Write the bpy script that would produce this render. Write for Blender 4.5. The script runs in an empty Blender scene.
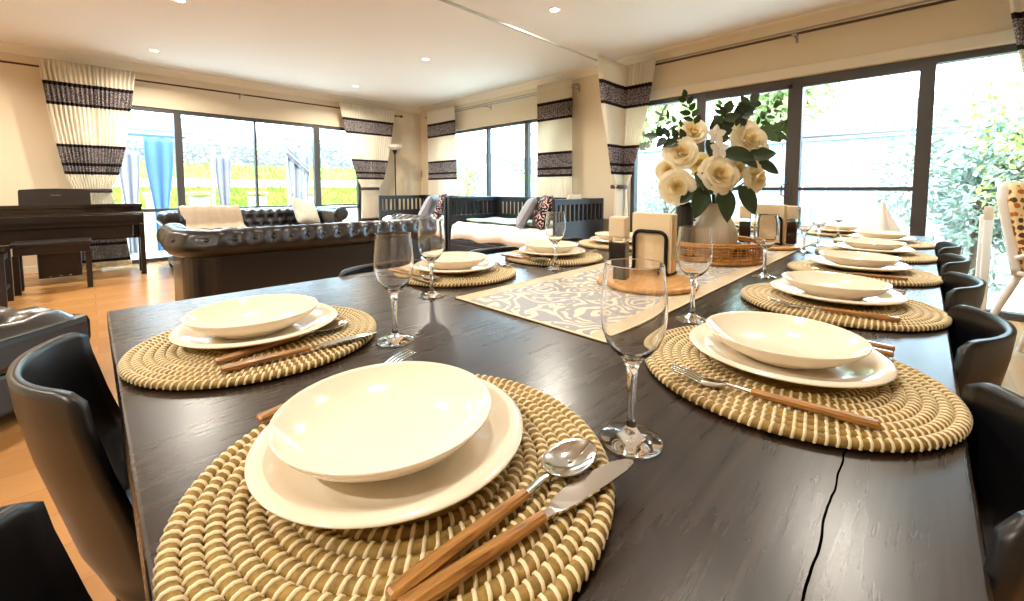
import bpy, math, random
from math import sin, cos, pi, radians, sqrt
from mathutils import Vector, Matrix, Euler
random.seed(7)
SC = bpy.context.scene
COL = SC.collection
EYE = 1.022          # eye height; X runs along the table, Y across it, Z up
TT = 0.75            # table top

# ------------------------------------------------------------------ materials
def lin(h):
    h = h.lstrip('#')
    c = [int(h[i:i+2], 16)/255 for i in (0, 2, 4)]
    return tuple((x/12.92 if x <= 0.04045 else ((x+0.055)/1.055)**2.4) for x in c) + (1.0,)

class NT:
    def __init__(s, name):
        s.m = bpy.data.materials.new(name); s.m.use_nodes = True
        s.t = s.m.node_tree; s.t.nodes.clear()
        s.out = s.t.nodes.new('ShaderNodeOutputMaterial')
    def n(s, typ, **kw):
        nd = s.t.nodes.new(typ)
        for k, v in kw.items():
            if k in nd.inputs: s.set(nd, k, v)
            else: setattr(nd, k, v)
        return nd
    def set(s, nd, k, v):
        if isinstance(v, bpy.types.NodeSocket): s.t.links.new(v, nd.inputs[k])
        else: nd.inputs[k].default_value = v
    def link(s, a, b): s.t.links.new(a, b)
    def math(s, op, a, b=None, c=None):
        nd = s.t.nodes.new('ShaderNodeMath'); nd.operation = op
        for i, v in enumerate((a, b, c)):
            if v is None: continue
            if isinstance(v, bpy.types.NodeSocket): s.t.links.new(v, nd.inputs[i])
            else: nd.inputs[i].default_value = v
        return nd.outputs[0]
    def mix(s, f, a, b):
        nd = s.t.nodes.new('ShaderNodeMix'); nd.data_type = 'RGBA'
        for i, v in ((0, f), (6, a), (7, b)):
            if isinstance(v, bpy.types.NodeSocket): s.t.links.new(v, nd.inputs[i])
            else: nd.inputs[i].default_value = v
        return nd.outputs[2]
    def ramp(s, f, stops):
        nd = s.t.nodes.new('ShaderNodeValToRGB'); s.t.links.new(f, nd.inputs[0])
        e = nd.color_ramp.elements
        while len(e) < len(stops): e.new(0.5)
        for i, (p, c) in enumerate(stops): e[i].position = p; e[i].color = c
        return nd.outputs[0]
    def coord(s, scale=(1, 1, 1), kind='Object'):
        tc = s.t.nodes.new('ShaderNodeTexCoord'); mp = s.t.nodes.new('ShaderNodeMapping')
        mp.inputs['Scale'].default_value = scale
        s.t.links.new(tc.outputs[kind], mp.inputs[0]); return mp.outputs[0]
    def noise(s, vec, scale, detail=3, rough=0.55, dist=0.0):
        nd = s.t.nodes.new('ShaderNodeTexNoise'); s.t.links.new(vec, nd.inputs['Vector'])
        nd.inputs['Scale'].default_value = scale; nd.inputs['Detail'].default_value = detail
        nd.inputs['Roughness'].default_value = rough; nd.inputs['Distortion'].default_value = dist
        return nd.outputs[0]
    def xyz(s, vec):
        nd = s.t.nodes.new('ShaderNodeSeparateXYZ'); s.t.links.new(vec, nd.inputs[0]); return nd.outputs
    def bsdf(s, color, rough=0.5, metal=0.0, spec=0.5, coat=0.0, bump=None, bstr=0.3, bdist=0.01, sheen=0.0, coatr=0.05):
        b = s.t.nodes.new('ShaderNodeBsdfPrincipled')
        s.set(b, 'Base Color', color); s.set(b, 'Roughness', rough); s.set(b, 'Metallic', metal)
        s.set(b, 'Specular IOR Level', spec); s.set(b, 'Coat Weight', coat); s.set(b, 'Coat Roughness', coatr); s.set(b, 'Sheen Weight', sheen)
        if bump is not None:
            bp = s.t.nodes.new('ShaderNodeBump'); s.t.links.new(bump, bp.inputs['Height'])
            bp.inputs['Strength'].default_value = bstr; bp.inputs['Distance'].default_value = bdist
            s.t.links.new(bp.outputs[0], b.inputs['Normal'])
        s.t.links.new(b.outputs[0], s.out.inputs[0]); return b

def mat_plain(name, hexc, rough=0.5, metal=0.0, var=0.06, scale=8.0, spec=0.5, coat=0.0, bstr=0.0, sheen=0.0):
    t = NT(name); c = lin(hexc); v = t.coord()
    nz = t.noise(v, scale, 3)
    c2 = tuple(x*(1-var) for x in c[:3]) + (1,)
    colr = t.mix(nz, c2, c)
    t.bsdf(colr, rough, metal, spec, coat, nz if bstr else None, bstr, 0.004, sheen)
    return t.m

def mat_wood(name, dark, light, scale=(3, 40, 40), rough=0.4, coat=0.0, spec=0.5):
    t = NT(name); v = t.coord(scale); nz = t.noise(v, 2.0, 5, 0.6, 0.4)
    c = t.ramp(nz, [(0.3, lin(dark)), (0.72, lin(light))])
    t.bsdf(c, rough, 0, spec, coat, nz, 0.15, 0.002); return t.m

def mat_tabletop():
    t = NT('espresso_table_wood'); v = t.coord()
    vs = t.coord((1.5, 30, 30)); g = t.noise(vs, 3.0, 6, 0.65, 0.5)
    c = t.ramp(g, [(0.3, lin('#100a07')), (0.75, lin('#35251b'))])
    x, y, z = t.xyz(v)
    wob = t.math('MULTIPLY', t.math('SUBTRACT', t.noise(v, 7.0, 3), 0.5), 0.022)
    d = t.math('ABSOLUTE', t.math('SUBTRACT', t.math('ADD', y, wob), 0.048))
    near = t.math('MULTIPLY', t.math('LESS_THAN', d, 0.0009), t.math('LESS_THAN', x, 0.56))
    c2 = t.mix(near, c, lin('#040201'))
    sm = t.noise(v, 5.0, 4)
    r = t.math('ADD', 0.17, t.math('ADD', t.math('MULTIPLY', sm, 0.12), t.math('MULTIPLY', g, 0.10)))
    # board joints every 0.19 m
    fr = t.math('FRACT', t.math('DIVIDE', t.math('ADD', y, 10.092), 0.19))
    jt = t.math('LESS_THAN', t.math('ABSOLUTE', t.math('SUBTRACT', fr, 0.5)), 0.008)
    h = t.math('SUBTRACT', t.math('MULTIPLY', g, 0.5), t.math('ADD', t.math('MULTIPLY', jt, 0.25), near))
    t.bsdf(c2, t.math('MAXIMUM', r, near), 0, t.math('MULTIPLY', t.math('SUBTRACT', 1.0, near), 0.5), 0, h, 0.17, 0.0018)
    return t.m

def mat_floor():
    t = NT('oak_laminate'); v = t.coord()
    br = t.n('ShaderNodeTexBrick'); t.link(v, br.inputs['Vector'])
    for k, val in (('Scale', 1.0), ('Mortar Size', 0.0015), ('Brick Width', 1.3), ('Row Height', 0.19), ('Bias', 0.0)): br.inputs[k].default_value = val
    br.inputs['Color1'].default_value = lin('#a1713f'); br.inputs['Color2'].default_value = lin('#ae7f4c'); br.inputs['Mortar'].default_value = lin('#8d5f36')
    g = t.noise(t.coord((1.2, 22, 22)), 3.0, 5, 0.6, 0.4)
    c = t.mix(t.math('MULTIPLY', g, 0.35), br.outputs[0], lin('#7d5530'))
    t.bsdf(c, 0.24, 0, 0.5, 0.0, g, 0.04, 0.002); return t.m

def mat_curtain():
    t = NT('banded_lace_curtain'); v = t.coord(); x, y, z = t.xyz(v)
    def band(a, b): return t.math('MULTIPLY', t.math('GREATER_THAN', z, a), t.math('LESS_THAN', z, b))
    def line(a, w=0.022):
        return t.math('LESS_THAN', t.math('ABSOLUTE', t.math('SUBTRACT', z, a)), w)
    add = lambda a, b: t.math('MAXIMUM', a, b)
    bands = add(add(band(2.045, 2.30), band(1.21, 1.56)), band(0.10, 0.48))
    lines = line(2.285)
    for a in (2.05, 1.55, 1.325, 1.22, 0.44, 0.32, 0.11): lines = add(lines, line(a, 0.018))
    vor = t.n('ShaderNodeTexVoronoi'); t.link(v, vor.inputs['Vector']); vor.inputs['Scale'].default_value = 46.0; vor.feature = 'DISTANCE_TO_EDGE'
    nz = t.noise(v, 55.0, 4)
    lace = t.math('LESS_THAN', t.math('ADD', vor.outputs[0], t.math('MULTIPLY', nz, 0.25)), 0.26)
    base = t.mix(t.noise(v, 3.0), lin('#efe7d8'), lin('#f7f1e4'))
    lc = t.mix(lace, lin('#c6bcb8'), lin('#6a6066'))
    c = t.mix(bands, base, lc); c = t.mix(lines, c, lin('#3a3034'))
    d = t.n('ShaderNodeBsdfDiffuse'); t.link(c, d.inputs[0])
    tr = t.n('ShaderNodeBsdfTranslucent'); t.link(c, tr.inputs[0])
    m = t.n('ShaderNodeMixShader'); m.inputs[0].default_value = 0.42
    t.link(d.outputs[0], m.inputs[1]); t.link(tr.outputs[0], m.inputs[2]); t.link(m.outputs[0], t.out.inputs[0])
    return t.m

def mat_runner():
    t = NT('embroidered_runner_cloth'); v = t.coord(); x, y, z = t.xyz(v)
    ay = t.math('ABSOLUTE', y); ax = t.math('ABSOLUTE', x)
    edge = t.math('GREATER_THAN', ay, 0.172)
    warp = t.n('ShaderNodeTexNoise'); t.link(v, warp.inputs['Vector']); warp.inputs['Scale'].default_value = 7.0; warp.inputs['Detail'].default_value = 2
    vm = t.n('ShaderNodeVectorMath', operation='MULTIPLY_ADD'); t.link(warp.outputs[1], vm.inputs[0]); vm.inputs[1].default_value = (0.16, 0.16, 0); t.link(v, vm.inputs[2])
    vor = t.n('ShaderNodeTexVoronoi'); t.link(vm.outputs[0], vor.inputs['Vector']); vor.inputs['Scale'].default_value = 12.0
    rings = t.math('FRACT', t.math('MULTIPLY', vor.outputs[0], 4.2))
    swirl = t.math('GREATER_THAN', rings, 0.55)
    nz = t.noise(v, 34.0, 3); swirl = t.math('MULTIPLY', swirl, t.math('GREATER_THAN', nz, 0.42))
    ground = t.mix(t.noise(v, 160.0, 2), lin('#837f82'), lin('#989396'))
    c = t.mix(swirl, ground, lin('#dccdb0'))
    e2 = t.mix(t.noise(v, 26.0, 4), lin('#b39a70'), lin('#d8c49c'))
    c = t.mix(edge, c, e2)
    t.bsdf(c, 0.55, 0, 0.4, 0, swirl, 0.3, 0.001, 0.3); return t.m

def mat_glass(name, col=(1, 1, 1, 1)):
    t = NT(name); g = t.n('ShaderNodeBsdfGlass'); g.inputs['Color'].default_value = col; g.inputs['IOR'].default_value = 1.47; g.inputs['Roughness'].default_value = 0.0
    t.link(g.outputs[0], t.out.inputs[0]); return t.m

def mat_pane():
    t = NT('window_pane_glass'); a = t.n('ShaderNodeBsdfTransparent'); g = t.n('ShaderNodeBsdfGlossy'); g.inputs['Roughness'].default_value = 0.01
    a.inputs[0].default_value = (0.97, 0.985, 0.98, 1)
    fr = t.n('ShaderNodeFresnel'); fr.inputs[0].default_value = 1.3; ge = t.n('ShaderNodeNewGeometry')
    m = t.n('ShaderNodeMixShader'); t.link(t.math('MULTIPLY', fr.outputs[0], t.math('SUBTRACT', 1.0, ge.outputs['Backfacing'])), m.inputs[0]); t.link(a.outputs[0], m.inputs[1]); t.link(g.outputs[0], m.inputs[2]); t.link(m.outputs[0], t.out.inputs[0])
    return t.m

def mat_emit(name, hexc, s):
    t = NT(name); e = t.n('ShaderNodeEmission'); e.inputs[0].default_value = lin(hexc); e.inputs[1].default_value = s
    t.link(e.outputs[0], t.out.inputs[0]); return t.m

def mat_floral():
    t = NT('black_floral_print'); v = t.coord()
    wn = t.n('ShaderNodeTexNoise'); t.link(v, wn.inputs['Vector']); wn.inputs['Scale'].default_value = 9.0
    vm = t.n('ShaderNodeVectorMath', operation='MULTIPLY_ADD'); t.link(wn.outputs[1], vm.inputs[0]); vm.inputs[1].default_value = (0.1, 0.1, 0.1); t.link(v, vm.inputs[2])
    vor = t.n('ShaderNodeTexVoronoi'); t.link(vm.outputs[0], vor.inputs['Vector']); vor.inputs['Scale'].default_value = 10.0
    r = t.math('FRACT', t.math('MULTIPLY', vor.outputs[0], 3.4))
    m = t.math('MULTIPLY', t.math('GREATER_THAN', r, 0.68), t.math('GREATER_THAN', t.noise(v, 22.0, 2), 0.44))
    pc = t.mix(t.noise(v, 13.0, 1), lin('#d8b7a8'), lin('#b58b93'))
    c = t.mix(m, lin('#17141c'), pc); t.bsdf(c, 0.8, 0, 0.2); return t.m

def mat_jungle():
    t = NT('animal_print_fabric'); v = t.coord((1, 1, 1))
    vor = t.n('ShaderNodeTexVoronoi'); t.link(v, vor.inputs['Vector']); vor.inputs['Scale'].default_value = 27.0; vor.inputs['Randomness'].default_value = 0.45
    m = t.math('LESS_THAN', t.math('ADD', vor.outputs[0], t.math('MULTIPLY', t.noise(v, 70.0, 2), 0.35)), 0.60)
    pick = t.xyz(vor.outputs[1])[0]
    pc = t.ramp(pick, [(0.0, lin('#8a4a20')), (0.3, lin('#b5672c')), (0.55, lin('#5a3a22')), (0.8, lin('#1f7f6a'))])
    pc.node.color_ramp.interpolation = 'CONSTANT'
    c = t.mix(m, lin('#e8cf9c'), pc); t.bsdf(c, 0.7, 0, 0.3); return t.m

def mat_roof():
    t = NT('grey_roof_tiles'); v = t.coord()
    br = t.n('ShaderNodeTexBrick'); t.link(v, br.inputs['Vector'])
    for k, val in (('Scale', 1.0), ('Mortar Size', 0.02), ('Brick Width', 0.33), ('Row Height', 0.28)): br.inputs[k].default_value = val
    br.inputs['Color1'].default_value = lin('#77726e'); br.inputs['Color2'].default_value = lin('#66615d'); br.inputs['Mortar'].default_value = lin('#2e2a28')
    t.bsdf(br.outputs[0], 0.8); return t.m

def mat_stone():
    t = NT('stony_bank'); v = t.coord()
    vor = t.n('ShaderNodeTexVoronoi'); t.link(v, vor.inputs['Vector']); vor.inputs['Scale'].default_value = 7.0; vor.feature = 'DISTANCE_TO_EDGE'
    c = t.ramp(vor.outputs[0], [(0.0, lin('#0c0d08')), (0.26, lin('#55524a'))])
    nz = t.noise(v, 3.0, 4); c = t.mix(t.math('GREATER_THAN', nz, 0.62), c, lin('#7d9a4a')); t.bsdf(c, 0.9); return t.m

M = {}
M['tabletop'] = mat_tabletop(); M['table_wood'] = mat_wood('espresso_leg_wood', '#1a110d', '#33241c', (30, 30, 2))
M['floor'] = mat_floor()
M['wall'] = mat_plain('beige_wall_paint', '#d8c8ad', 0.75, var=0.03, scale=3)
M['ceiling'] = mat_plain('off_white_ceiling_paint', '#e6e4e2', 0.85, var=0.02, scale=2)
M['trim'] = mat_plain('cream_trim_paint', '#dfd5c2', 0.45, var=0.02)
M['alu'] = mat_plain('charcoal_aluminium', '#4a4747', 0.4, 0.2, var=0.05)
M['pane'] = mat_pane(); M['glass'] = mat_glass('clear_glass')
M['curtain'] = mat_curtain(); M['tie'] = mat_plain('dark_braid_fabric', '#3a3032', 0.8, var=0.4, scale=60)
M['rod_dark'] = mat_plain('bronze_rod_metal', '#4a3b30', 0.35, 0.8); M['rod_steel'] = mat_plain('brushed_rod_steel', '#a39b8f', 0.3, 0.9)
M['chair'] = mat_plain('matte_black_plastic', '#0f0f12', 0.36, var=0.15, scale=30)
M['leather'] = mat_plain('dark_leather', '#1d1715', 0.3, var=0.35, scale=14, bstr=0.15, coat=0.15)
M['leather_button'] = mat_plain('leather_button', '#1d1614', 0.35, var=0.2)
M['bedwood'] = mat_plain('black_painted_wood', '#1d1b1e', 0.35, var=0.2)
M['piano'] = mat_plain('piano_dark_rosewood', '#1f1411', 0.3, var=0.4, scale=6); M['piano_lid'] = mat_plain('piano_polished_rosewood', '#20120f', 0.12, var=0.4, scale=6, coat=0.5)
M['gold'] = mat_plain('gold_lettering', '#b08d57', 0.4, 0.8); M['brass'] = mat_plain('brass_pedal', '#c9b07c', 0.25, 1.0)
M['porcelain'] = mat_plain('cream_porcelain', '#efe3cf', 0.14, var=0.015, coat=0.4)
M['straw'] = mat_wood('seagrass_straw', '#6d5422', '#a88740', (60, 60, 60), 0.7)
M['wrap'] = mat_plain('pale_palm_wrap', '#e8d6ae', 0.55, var=0.12, scale=90)
M['steel'] = mat_plain('polished_cutlery_steel', '#d2cec8', 0.12, 1.0, var=0.03)
M['handle'] = mat_wood('streaked_brown_handle', '#6b4216', '#bd853f', (160, 14, 160), 0.32, 0.3)
M['runner'] = mat_runner()
M['board'] = mat_wood('acacia_board_wood', '#b07636', '#d8a563', (8, 60, 8), 0.4, 0.2)
M['napkin'] = mat_plain('cream_paper_napkin', '#eedcb9', 0.85, var=0.03); M['black_wire'] = mat_plain('black_wire_metal', '#151312', 0.4, 0.5)
M['cap'] = mat_plain('cream_grinder_cap', '#e6d3b4', 0.4, var=0.03); M['pepper'] = mat_plain('peppercorns', '#1e1612', 0.6, var=0.9, scale=90); M['salt'] = mat_plain('pink_salt', '#b4613a', 0.6, var=0.5, scale=90)
M['rattan'] = mat_wood('honey_rattan', '#8f5a22', '#cf9448', (50, 50, 50), 0.45)
M['vase'] = mat_plain('sand_grey_ceramic', '#d8cdbb', 0.5, var=0.2, scale=18, bstr=0.2)
def mat_petal(name, a, b):
    t = NT(name); v = t.coord(); x, y, z = t.xyz(v)
    rr = t.math('SQRT', t.math('ADD', t.math('MULTIPLY', x, x), t.math('MULTIPLY', y, y)))
    c = t.mix(t.math('MINIMUM', 1.0, t.math('MULTIPLY', rr, 26.0)), lin(a), lin(b))
    d = t.n('ShaderNodeBsdfDiffuse'); t.link(c, d.inputs[0]); tr = t.n('ShaderNodeBsdfTranslucent'); t.link(c, tr.inputs[0])
    m = t.n('ShaderNodeMixShader'); m.inputs[0].default_value = 0.35
    t.link(d.outputs[0], m.inputs[1]); t.link(tr.outputs[0], m.inputs[2]); t.link(m.outputs[0], t.out.inputs[0]); return t.m
M['rose'] = mat_petal('ivory_petal', '#f3dfa0', '#fbf3dc'); M['rose_y'] = mat_petal('pale_yellow_petal', '#efd98a', '#f6e8b4'); M['petal_w'] = mat_petal('white_petal', '#f6f0e4', '#faf7f0')
M['leaf'] = mat_plain('dark_green_leaf', '#2c3f22', 0.45, var=0.4, scale=25); M['leaf2'] = mat_plain('eucalyptus_leaf', '#4c6a3a', 0.55, var=0.35, scale=25); M['stem'] = mat_plain('green_stem', '#4d6231', 0.6)
M['sheet'] = mat_plain('white_cotton', '#eee9e4', 0.85, var=0.04); M['mint'] = mat_plain('mint_coverlet', '#b9d8cb', 0.85, var=0.1, scale=6)
M['pillow_grey'] = mat_plain('grey_blue_cotton', '#9a9eaa', 0.85, var=0.1); M['pillow_beige'] = mat_plain('beige_cotton', '#d2bfa9', 0.85, var=0.08); M['floral'] = mat_floral()
M['throw'] = mat_plain('oatmeal_throw', '#a8937d', 0.95, var=0.25, scale=30, bstr=0.4)
M['pillow_print'] = mat_plain('pale_print_cotton', '#cfc6b4', 0.85, var=0.45, scale=22)
M['white_plastic'] = mat_plain('white_plastic', '#ece8e2', 0.4); M['pink_plastic'] = mat_plain('pale_pink_plastic', '#d9c3bd', 0.45); M['jungle'] = mat_jungle()
M['lens'] = mat_emit('downlight_lens_glow', '#fff0cc', 9.0); M['lamp_white'] = mat_plain('opal_lamp_glass', '#efe8dc', 0.4)
M['fence'] = mat_plain('pale_blue_fence_paint', '#8a9cae', 0.7, var=0.15, scale=2); M['roof'] = mat_roof(); M['house'] = mat_plain('white_weatherboard', '#d8d6d0', 0.7)
M['grass'] = mat_plain('lime_grass', '#6a8a14', 0.9, var=0.5, scale=5); M['stone'] = mat_stone(); M['concrete'] = mat_plain('pale_concrete', '#cfcac0', 0.85, var=0.15, scale=3); M['deck'] = mat_plain('pale_paving', '#c9c3b8', 0.85, var=0.1, scale=2)
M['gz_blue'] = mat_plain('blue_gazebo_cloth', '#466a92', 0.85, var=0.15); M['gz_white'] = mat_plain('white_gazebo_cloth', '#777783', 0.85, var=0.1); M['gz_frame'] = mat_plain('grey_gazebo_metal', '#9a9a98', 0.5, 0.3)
M['pot'] = mat_plain('green_glazed_pot', '#8d9a6a', 0.5, var=0.2); M['pot_rim'] = mat_plain('terracotta_rim', '#c98a4f', 0.6)
M['bush'] = mat_plain('bush_leaf', '#a9b8a8', 0.7, var=0.45, scale=4); M['bush_y'] = mat_plain('lime_bush_leaf', '#bccb74', 0.7, var=0.4, scale=4); M['tree'] = mat_plain('tree_leaf', '#bccd86', 0.7, var=0.5, scale=3); M['bark'] = mat_plain('tree_bark', '#6b5a48', 0.9, var=0.3)

# ------------------------------------------------------------------ mesh builder
class MB:
    def __init__(s): s.v = []; s.f = []; s.mi = []; s.sm = []
    def add(s, vs, fs, mat=0, smooth=False):
        o = len(s.v); s.v += [tuple(p) for p in vs]
        for f in fs: s.f.append(tuple(i+o for i in f)); s.mi.append(mat); s.sm.append(smooth)
        return s
    def rings(s, rings, mat=0, smooth=True, cap=True, closed=True):
        n = len(rings[0]); vs = [p for r in rings for p in r]; fs = []
        for i in range(len(rings)-1):
            for j in range(n if closed else n-1):
                k = (j+1) % n
                fs.append((i*n+j, i*n+k, (i+1)*n+k, (i+1)*n+j))
        s.add(vs, fs, mat, smooth)
        if cap and closed:
            s.add(rings[0], [tuple(range(n-1, -1, -1))], mat, False); s.add(rings[-1], [tuple(range(n))], mat, False)
        return s
    def box(s, x0, x1, y0, y1, z0, z1, b=0.0, mat=0, M_=None):
        if b <= 0:
            vs = [(x0, y0, z0), (x1, y0, z0), (x1, y1, z0), (x0, y1, z0), (x0, y0, z1), (x1, y0, z1), (x1, y1, z1), (x0, y1, z1)]
            fs = [(3, 2, 1, 0), (4, 5, 6, 7), (0, 1, 5, 4), (1, 2, 6, 5), (2, 3, 7, 6), (3, 0, 4, 7)]
            if M_ is not None: vs = [M_ @ Vector(p) for p in vs]
            return s.add(vs, fs, mat, False)
        b = min(b, (x1-x0)*.45, (y1-y0)*.45, (z1-z0)*.45)
        def rr(ins):
            r = b; p = []
            for cx, cy, a0 in ((x1-r, y1-r, 0), (x0+r, y1-r, 90), (x0+r, y0+r, 180), (x1-r, y0+r, 270)):
                for k in range(3):
                    a = radians(a0+45*k); q = r-ins
                    p.append((cx+q*cos(a), cy+q*sin(a)))
            return p
        R = []
        for z, ins in ((z0, b*.9), (z0+b*.3, b*.3), (z0+b, 0), (z1-b, 0), (z1-b*.3, b*.3), (z1, b*.9)):
            R.append([(x, y, z) for x, y in rr(ins)])
        if M_ is not None: R = [[tuple(M_ @ Vector(p)) for p in r] for r in R]
        return s.rings(R, mat, False)
    def lathe(s, prof, n=32, mat=0, smooth=True, c=(0, 0, 0), cap=True):
        return s.rings([[(c[0]+r*cos(2*pi*j/n), c[1]+r*sin(2*pi*j/n), c[2]+z) for j in range(n)] for r, z in prof], mat, smooth, cap)
    def tube(s, pts, r, n=8, mat=0, closed=False, cap=True, smooth=True):
        pts = [Vector(p) for p in pts]; m = len(pts); R = []
        up = Vector((0, 0, 1)); prev = None
        for i, p in enumerate(pts):
            a = pts[(i-1) % m] if (i > 0 or closed) else p
            b = pts[(i+1) % m] if (i < m-1 or closed) else p
            t = (b-a)
            if t.length < 1e-9: t = Vector((0, 0, 1))
            t.normalize()
            if prev is None:
                ref = up if abs(t.z) < 0.9 else Vector((1, 0, 0)); x = t.cross(ref).normalized()
            else: x = (prev - t*prev.dot(t)).normalized()
            prev = x; y = t.cross(x)
            rr = r[i] if isinstance(r, (list, tuple)) else r
            R.append([tuple(p + x*rr*cos(2*pi*j/n) + y*rr*sin(2*pi*j/n)) for j in range(n)])
        if closed: R.append(R[0]); cap = False
        return s.rings(R, mat, smooth, cap)
    def grid(s, fn, nu, nv, mat=0, smooth=True):
        vs = [fn(i/nu, j/nv) for i in range(nu+1) for j in range(nv+1)]
        fs = [(i*(nv+1)+j, (i+1)*(nv+1)+j, (i+1)*(nv+1)+j+1, i*(nv+1)+j+1) for i in range(nu) for j in range(nv)]
        return s.add(vs, fs, mat, smooth)
    def shell(s, fn, nu, nv, th, mat=0):
        """a curved sheet of thickness th (closed)."""
        P = [[Vector(fn(i/nu, j/nv)) for j in range(nv+1)] for i in range(nu+1)]; N = []
        for i in range(nu+1):
            row = []
            for j in range(nv+1):
                a = P[min(i+1, nu)][j]-P[max(i-1, 0)][j]; b = P[i][min(j+1, nv)]-P[i][max(j-1, 0)]
                nn = a.cross(b); row.append(nn.normalized() if nn.length > 1e-12 else Vector((0, 0, 1)))
            N.append(row)
        top = [tuple(P[i][j]+N[i][j]*th*.5) for i in range(nu+1) for j in range(nv+1)]
        bot = [tuple(P[i][j]-N[i][j]*th*.5) for i in range(nu+1) for j in range(nv+1)]
        o = len(top); w = nv+1; fs = []
        for i in range(nu):
            for j in range(nv):
                a, b, c, d = i*w+j, (i+1)*w+j, (i+1)*w+j+1, i*w+j+1
                fs += [(a, b, c, d), (o+d, o+c, o+b, o+a)]
        for j in range(nv):
            fs += [(j, j+1, o+j+1, o+j), (nu*w+j+1, nu*w+j, o+nu*w+j, o+nu*w+j+1)]
        for i in range(nu):
            fs += [((i+1)*w, i*w, o+i*w, o+(i+1)*w), (i*w+nv, (i+1)*w+nv, o+(i+1)*w+nv, o+i*w+nv)]
        return s.add(top+bot, fs, mat, True)
    def xf(s, M_):
        s.v = [tuple(M_ @ Vector(p)) for p in s.v]; return s
    def build(s, name, mats, parent=None, loc=None, rot=None, autosmooth=True):
        me = bpy.data.meshes.new(name); me.from_pydata(s.v, [], s.f)
        if not isinstance(mats, (list, tuple)): mats = [mats]
        for m in mats: me.materials.append(m)
        me.polygons.foreach_set('material_index', s.mi); me.polygons.foreach_set('use_smooth', s.sm); me.update()
        o = bpy.data.objects.new(name, me); COL.objects.link(o)
        if parent is not None: o.parent = parent
        if loc is not None: o.location = loc
        if rot is not None: o.rotation_euler = rot
        return o

def tag(o, label=None, cat=None, group=None, kind=None):
    if label: o['label'] = label
    if cat: o['category'] = cat
    if group: o['group'] = group
    if kind: o['kind'] = kind
    return o
def thing(name, label, cat, loc=(0, 0, 0), rz=0.0, group=None):
    o = bpy.data.objects.new(name, None); COL.objects.link(o); o.empty_display_size = 0.05
    o.location = loc; o.rotation_euler = (0, 0, rz); return tag(o, label, cat, group)
def struct(name, mb, mat, label, cat, parent=None):
    o = mb.build(name, mat, parent)
    if parent is None: tag(o, label, cat, None, 'structure')
    return o
KIDS = {}
def copy_tree(o, parent=None):
    c = o.copy(); COL.objects.link(c)
    if parent is not None: c.parent = parent
    for ch in list(o.children): copy_tree(ch, c)
    return c
def place(proto, used, loc, rz, label, group):
    o = proto if not used else copy_tree(proto)
    o.location = loc; o.rotation_euler = (o.rotation_euler[0], o.rotation_euler[1], rz) ; o['label'] = label; o['group'] = group
    return o
def gauss(d, s): return math.exp(-d*d/(2*s*s))
def lerp(a, b, t): return a+(b-a)*t
def sstep(a, b, x):
    t = max(0, min(1, (x-a)/(b-a))); return t*t*(3-2*t)
def interp(pts, x):
    if x <= pts[0][0]: return pts[0][1]
    for (a, va), (b, vb) in zip(pts, pts[1:]):
        if x <= b: return lerp(va, vb, (x-a)/(b-a))
    return pts[-1][1]
# ------------------------------------------------------------------ the room
X0, X1, Y0, Y1, H = -2.6, 5.0, -1.8, 7.65, 2.70
struct('floor', MB().box(X0-.15, X1+.15, Y0-.15, Y1+.15, -0.12, 0), M['floor'], 'warm oak laminate floor of the living and dining room', 'floor')
struct('ceiling', MB().box(X0-.15, X1+.15, Y0-.15, Y1+.15, H, H+0.15), M['ceiling'], 'flat off-white ceiling with recessed downlights', 'ceiling')
def wall_y(name, y0, y1, x0, x1, holes, label):
    mb = MB(); xs = x0
    for a, b, z0, z1 in holes:
        mb.box(xs, a, y0, y1, 0, H); mb.box(a, b, y0, y1, z1, H)
        if z0 > 0: mb.box(a, b, y0, y1, 0, z0)
        xs = b
    mb.box(xs, x1, y0, y1, 0, H); return struct(name, mb, M['wall'], label, 'wall')
def wall_x(name, x0, x1, y0, y1, holes, label):
    mb = MB(); ys = y0
    for a, b, z0, z1 in holes:
        mb.box(x0, x1, ys, a, 0, H); mb.box(x0, x1, a, b, z1, H)
        if z0 > 0: mb.box(x0, x1, a, b, 0, z0)
        ys = b
    mb.box(x0, x1, ys, y1, 0, H); return struct(name, mb, M['wall'], label, 'wall')
WL = (0.02, 3.66, 0.0, 2.15)
D1 = (-0.98, 2.76, 0.0, 2.13); W2 = (3.80, 6.90, 0.80, 2.13)
wall_y('wall_left', Y1, Y1+.15, X0-.15, X1+.15, [WL], 'beige wall behind the piano and sofas')
wall_x('wall_right', X1, X1+.15, Y0-.15, Y1, [D1, W2], 'beige wall with the sliding doors and daybed window')
wall_x('wall_near', X0-.15, X0, Y0-.15, Y1, [], 'beige wall behind the table end')
wall_y('wall_back', Y0-.15, Y0, X0, X1, [], 'beige wall behind the dining chairs')
# cornice, baseboards and the door head trim
def cove_x(y, s):   # runs along X
    return [(y, H), (y-s*.085, H), (y-s*.08, H-.02), (y-s*.045, H-.045), (y-s*.02, H-.085), (y-s*.012, H-.10), (y, H-.10)]
mb = MB(); pr = cove_x(Y1, 1); mb.rings([[(x, p[0], p[1]) for p in pr] for x in (X0, X1)], 0, False)
struct('trim_1', mb, M['trim'], 'cream cornice along the top of the piano wall', 'trim')
mb = MB(); mb.rings([[(p[0]-Y1+X1, y, p[1]) for p in pr] for y in (Y1-.08, Y0)], 0, False)
struct('trim_2', mb, M['trim'], 'cream cornice along the top of the sliding door wall', 'trim')
mb = MB().box(X1-.018, X1-.001, D1[0]-.3, D1[1]+.07, 2.135, 2.235, .004)
struct('trim_3', mb, M['trim'], 'cream head trim above the sliding doors', 'trim')
mb = MB().box(X0, WL[0], Y1-.016, Y1, 0, .09, .004).box(WL[1], X1-.02, Y1-.016, Y1, 0, .09, .004)
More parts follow.
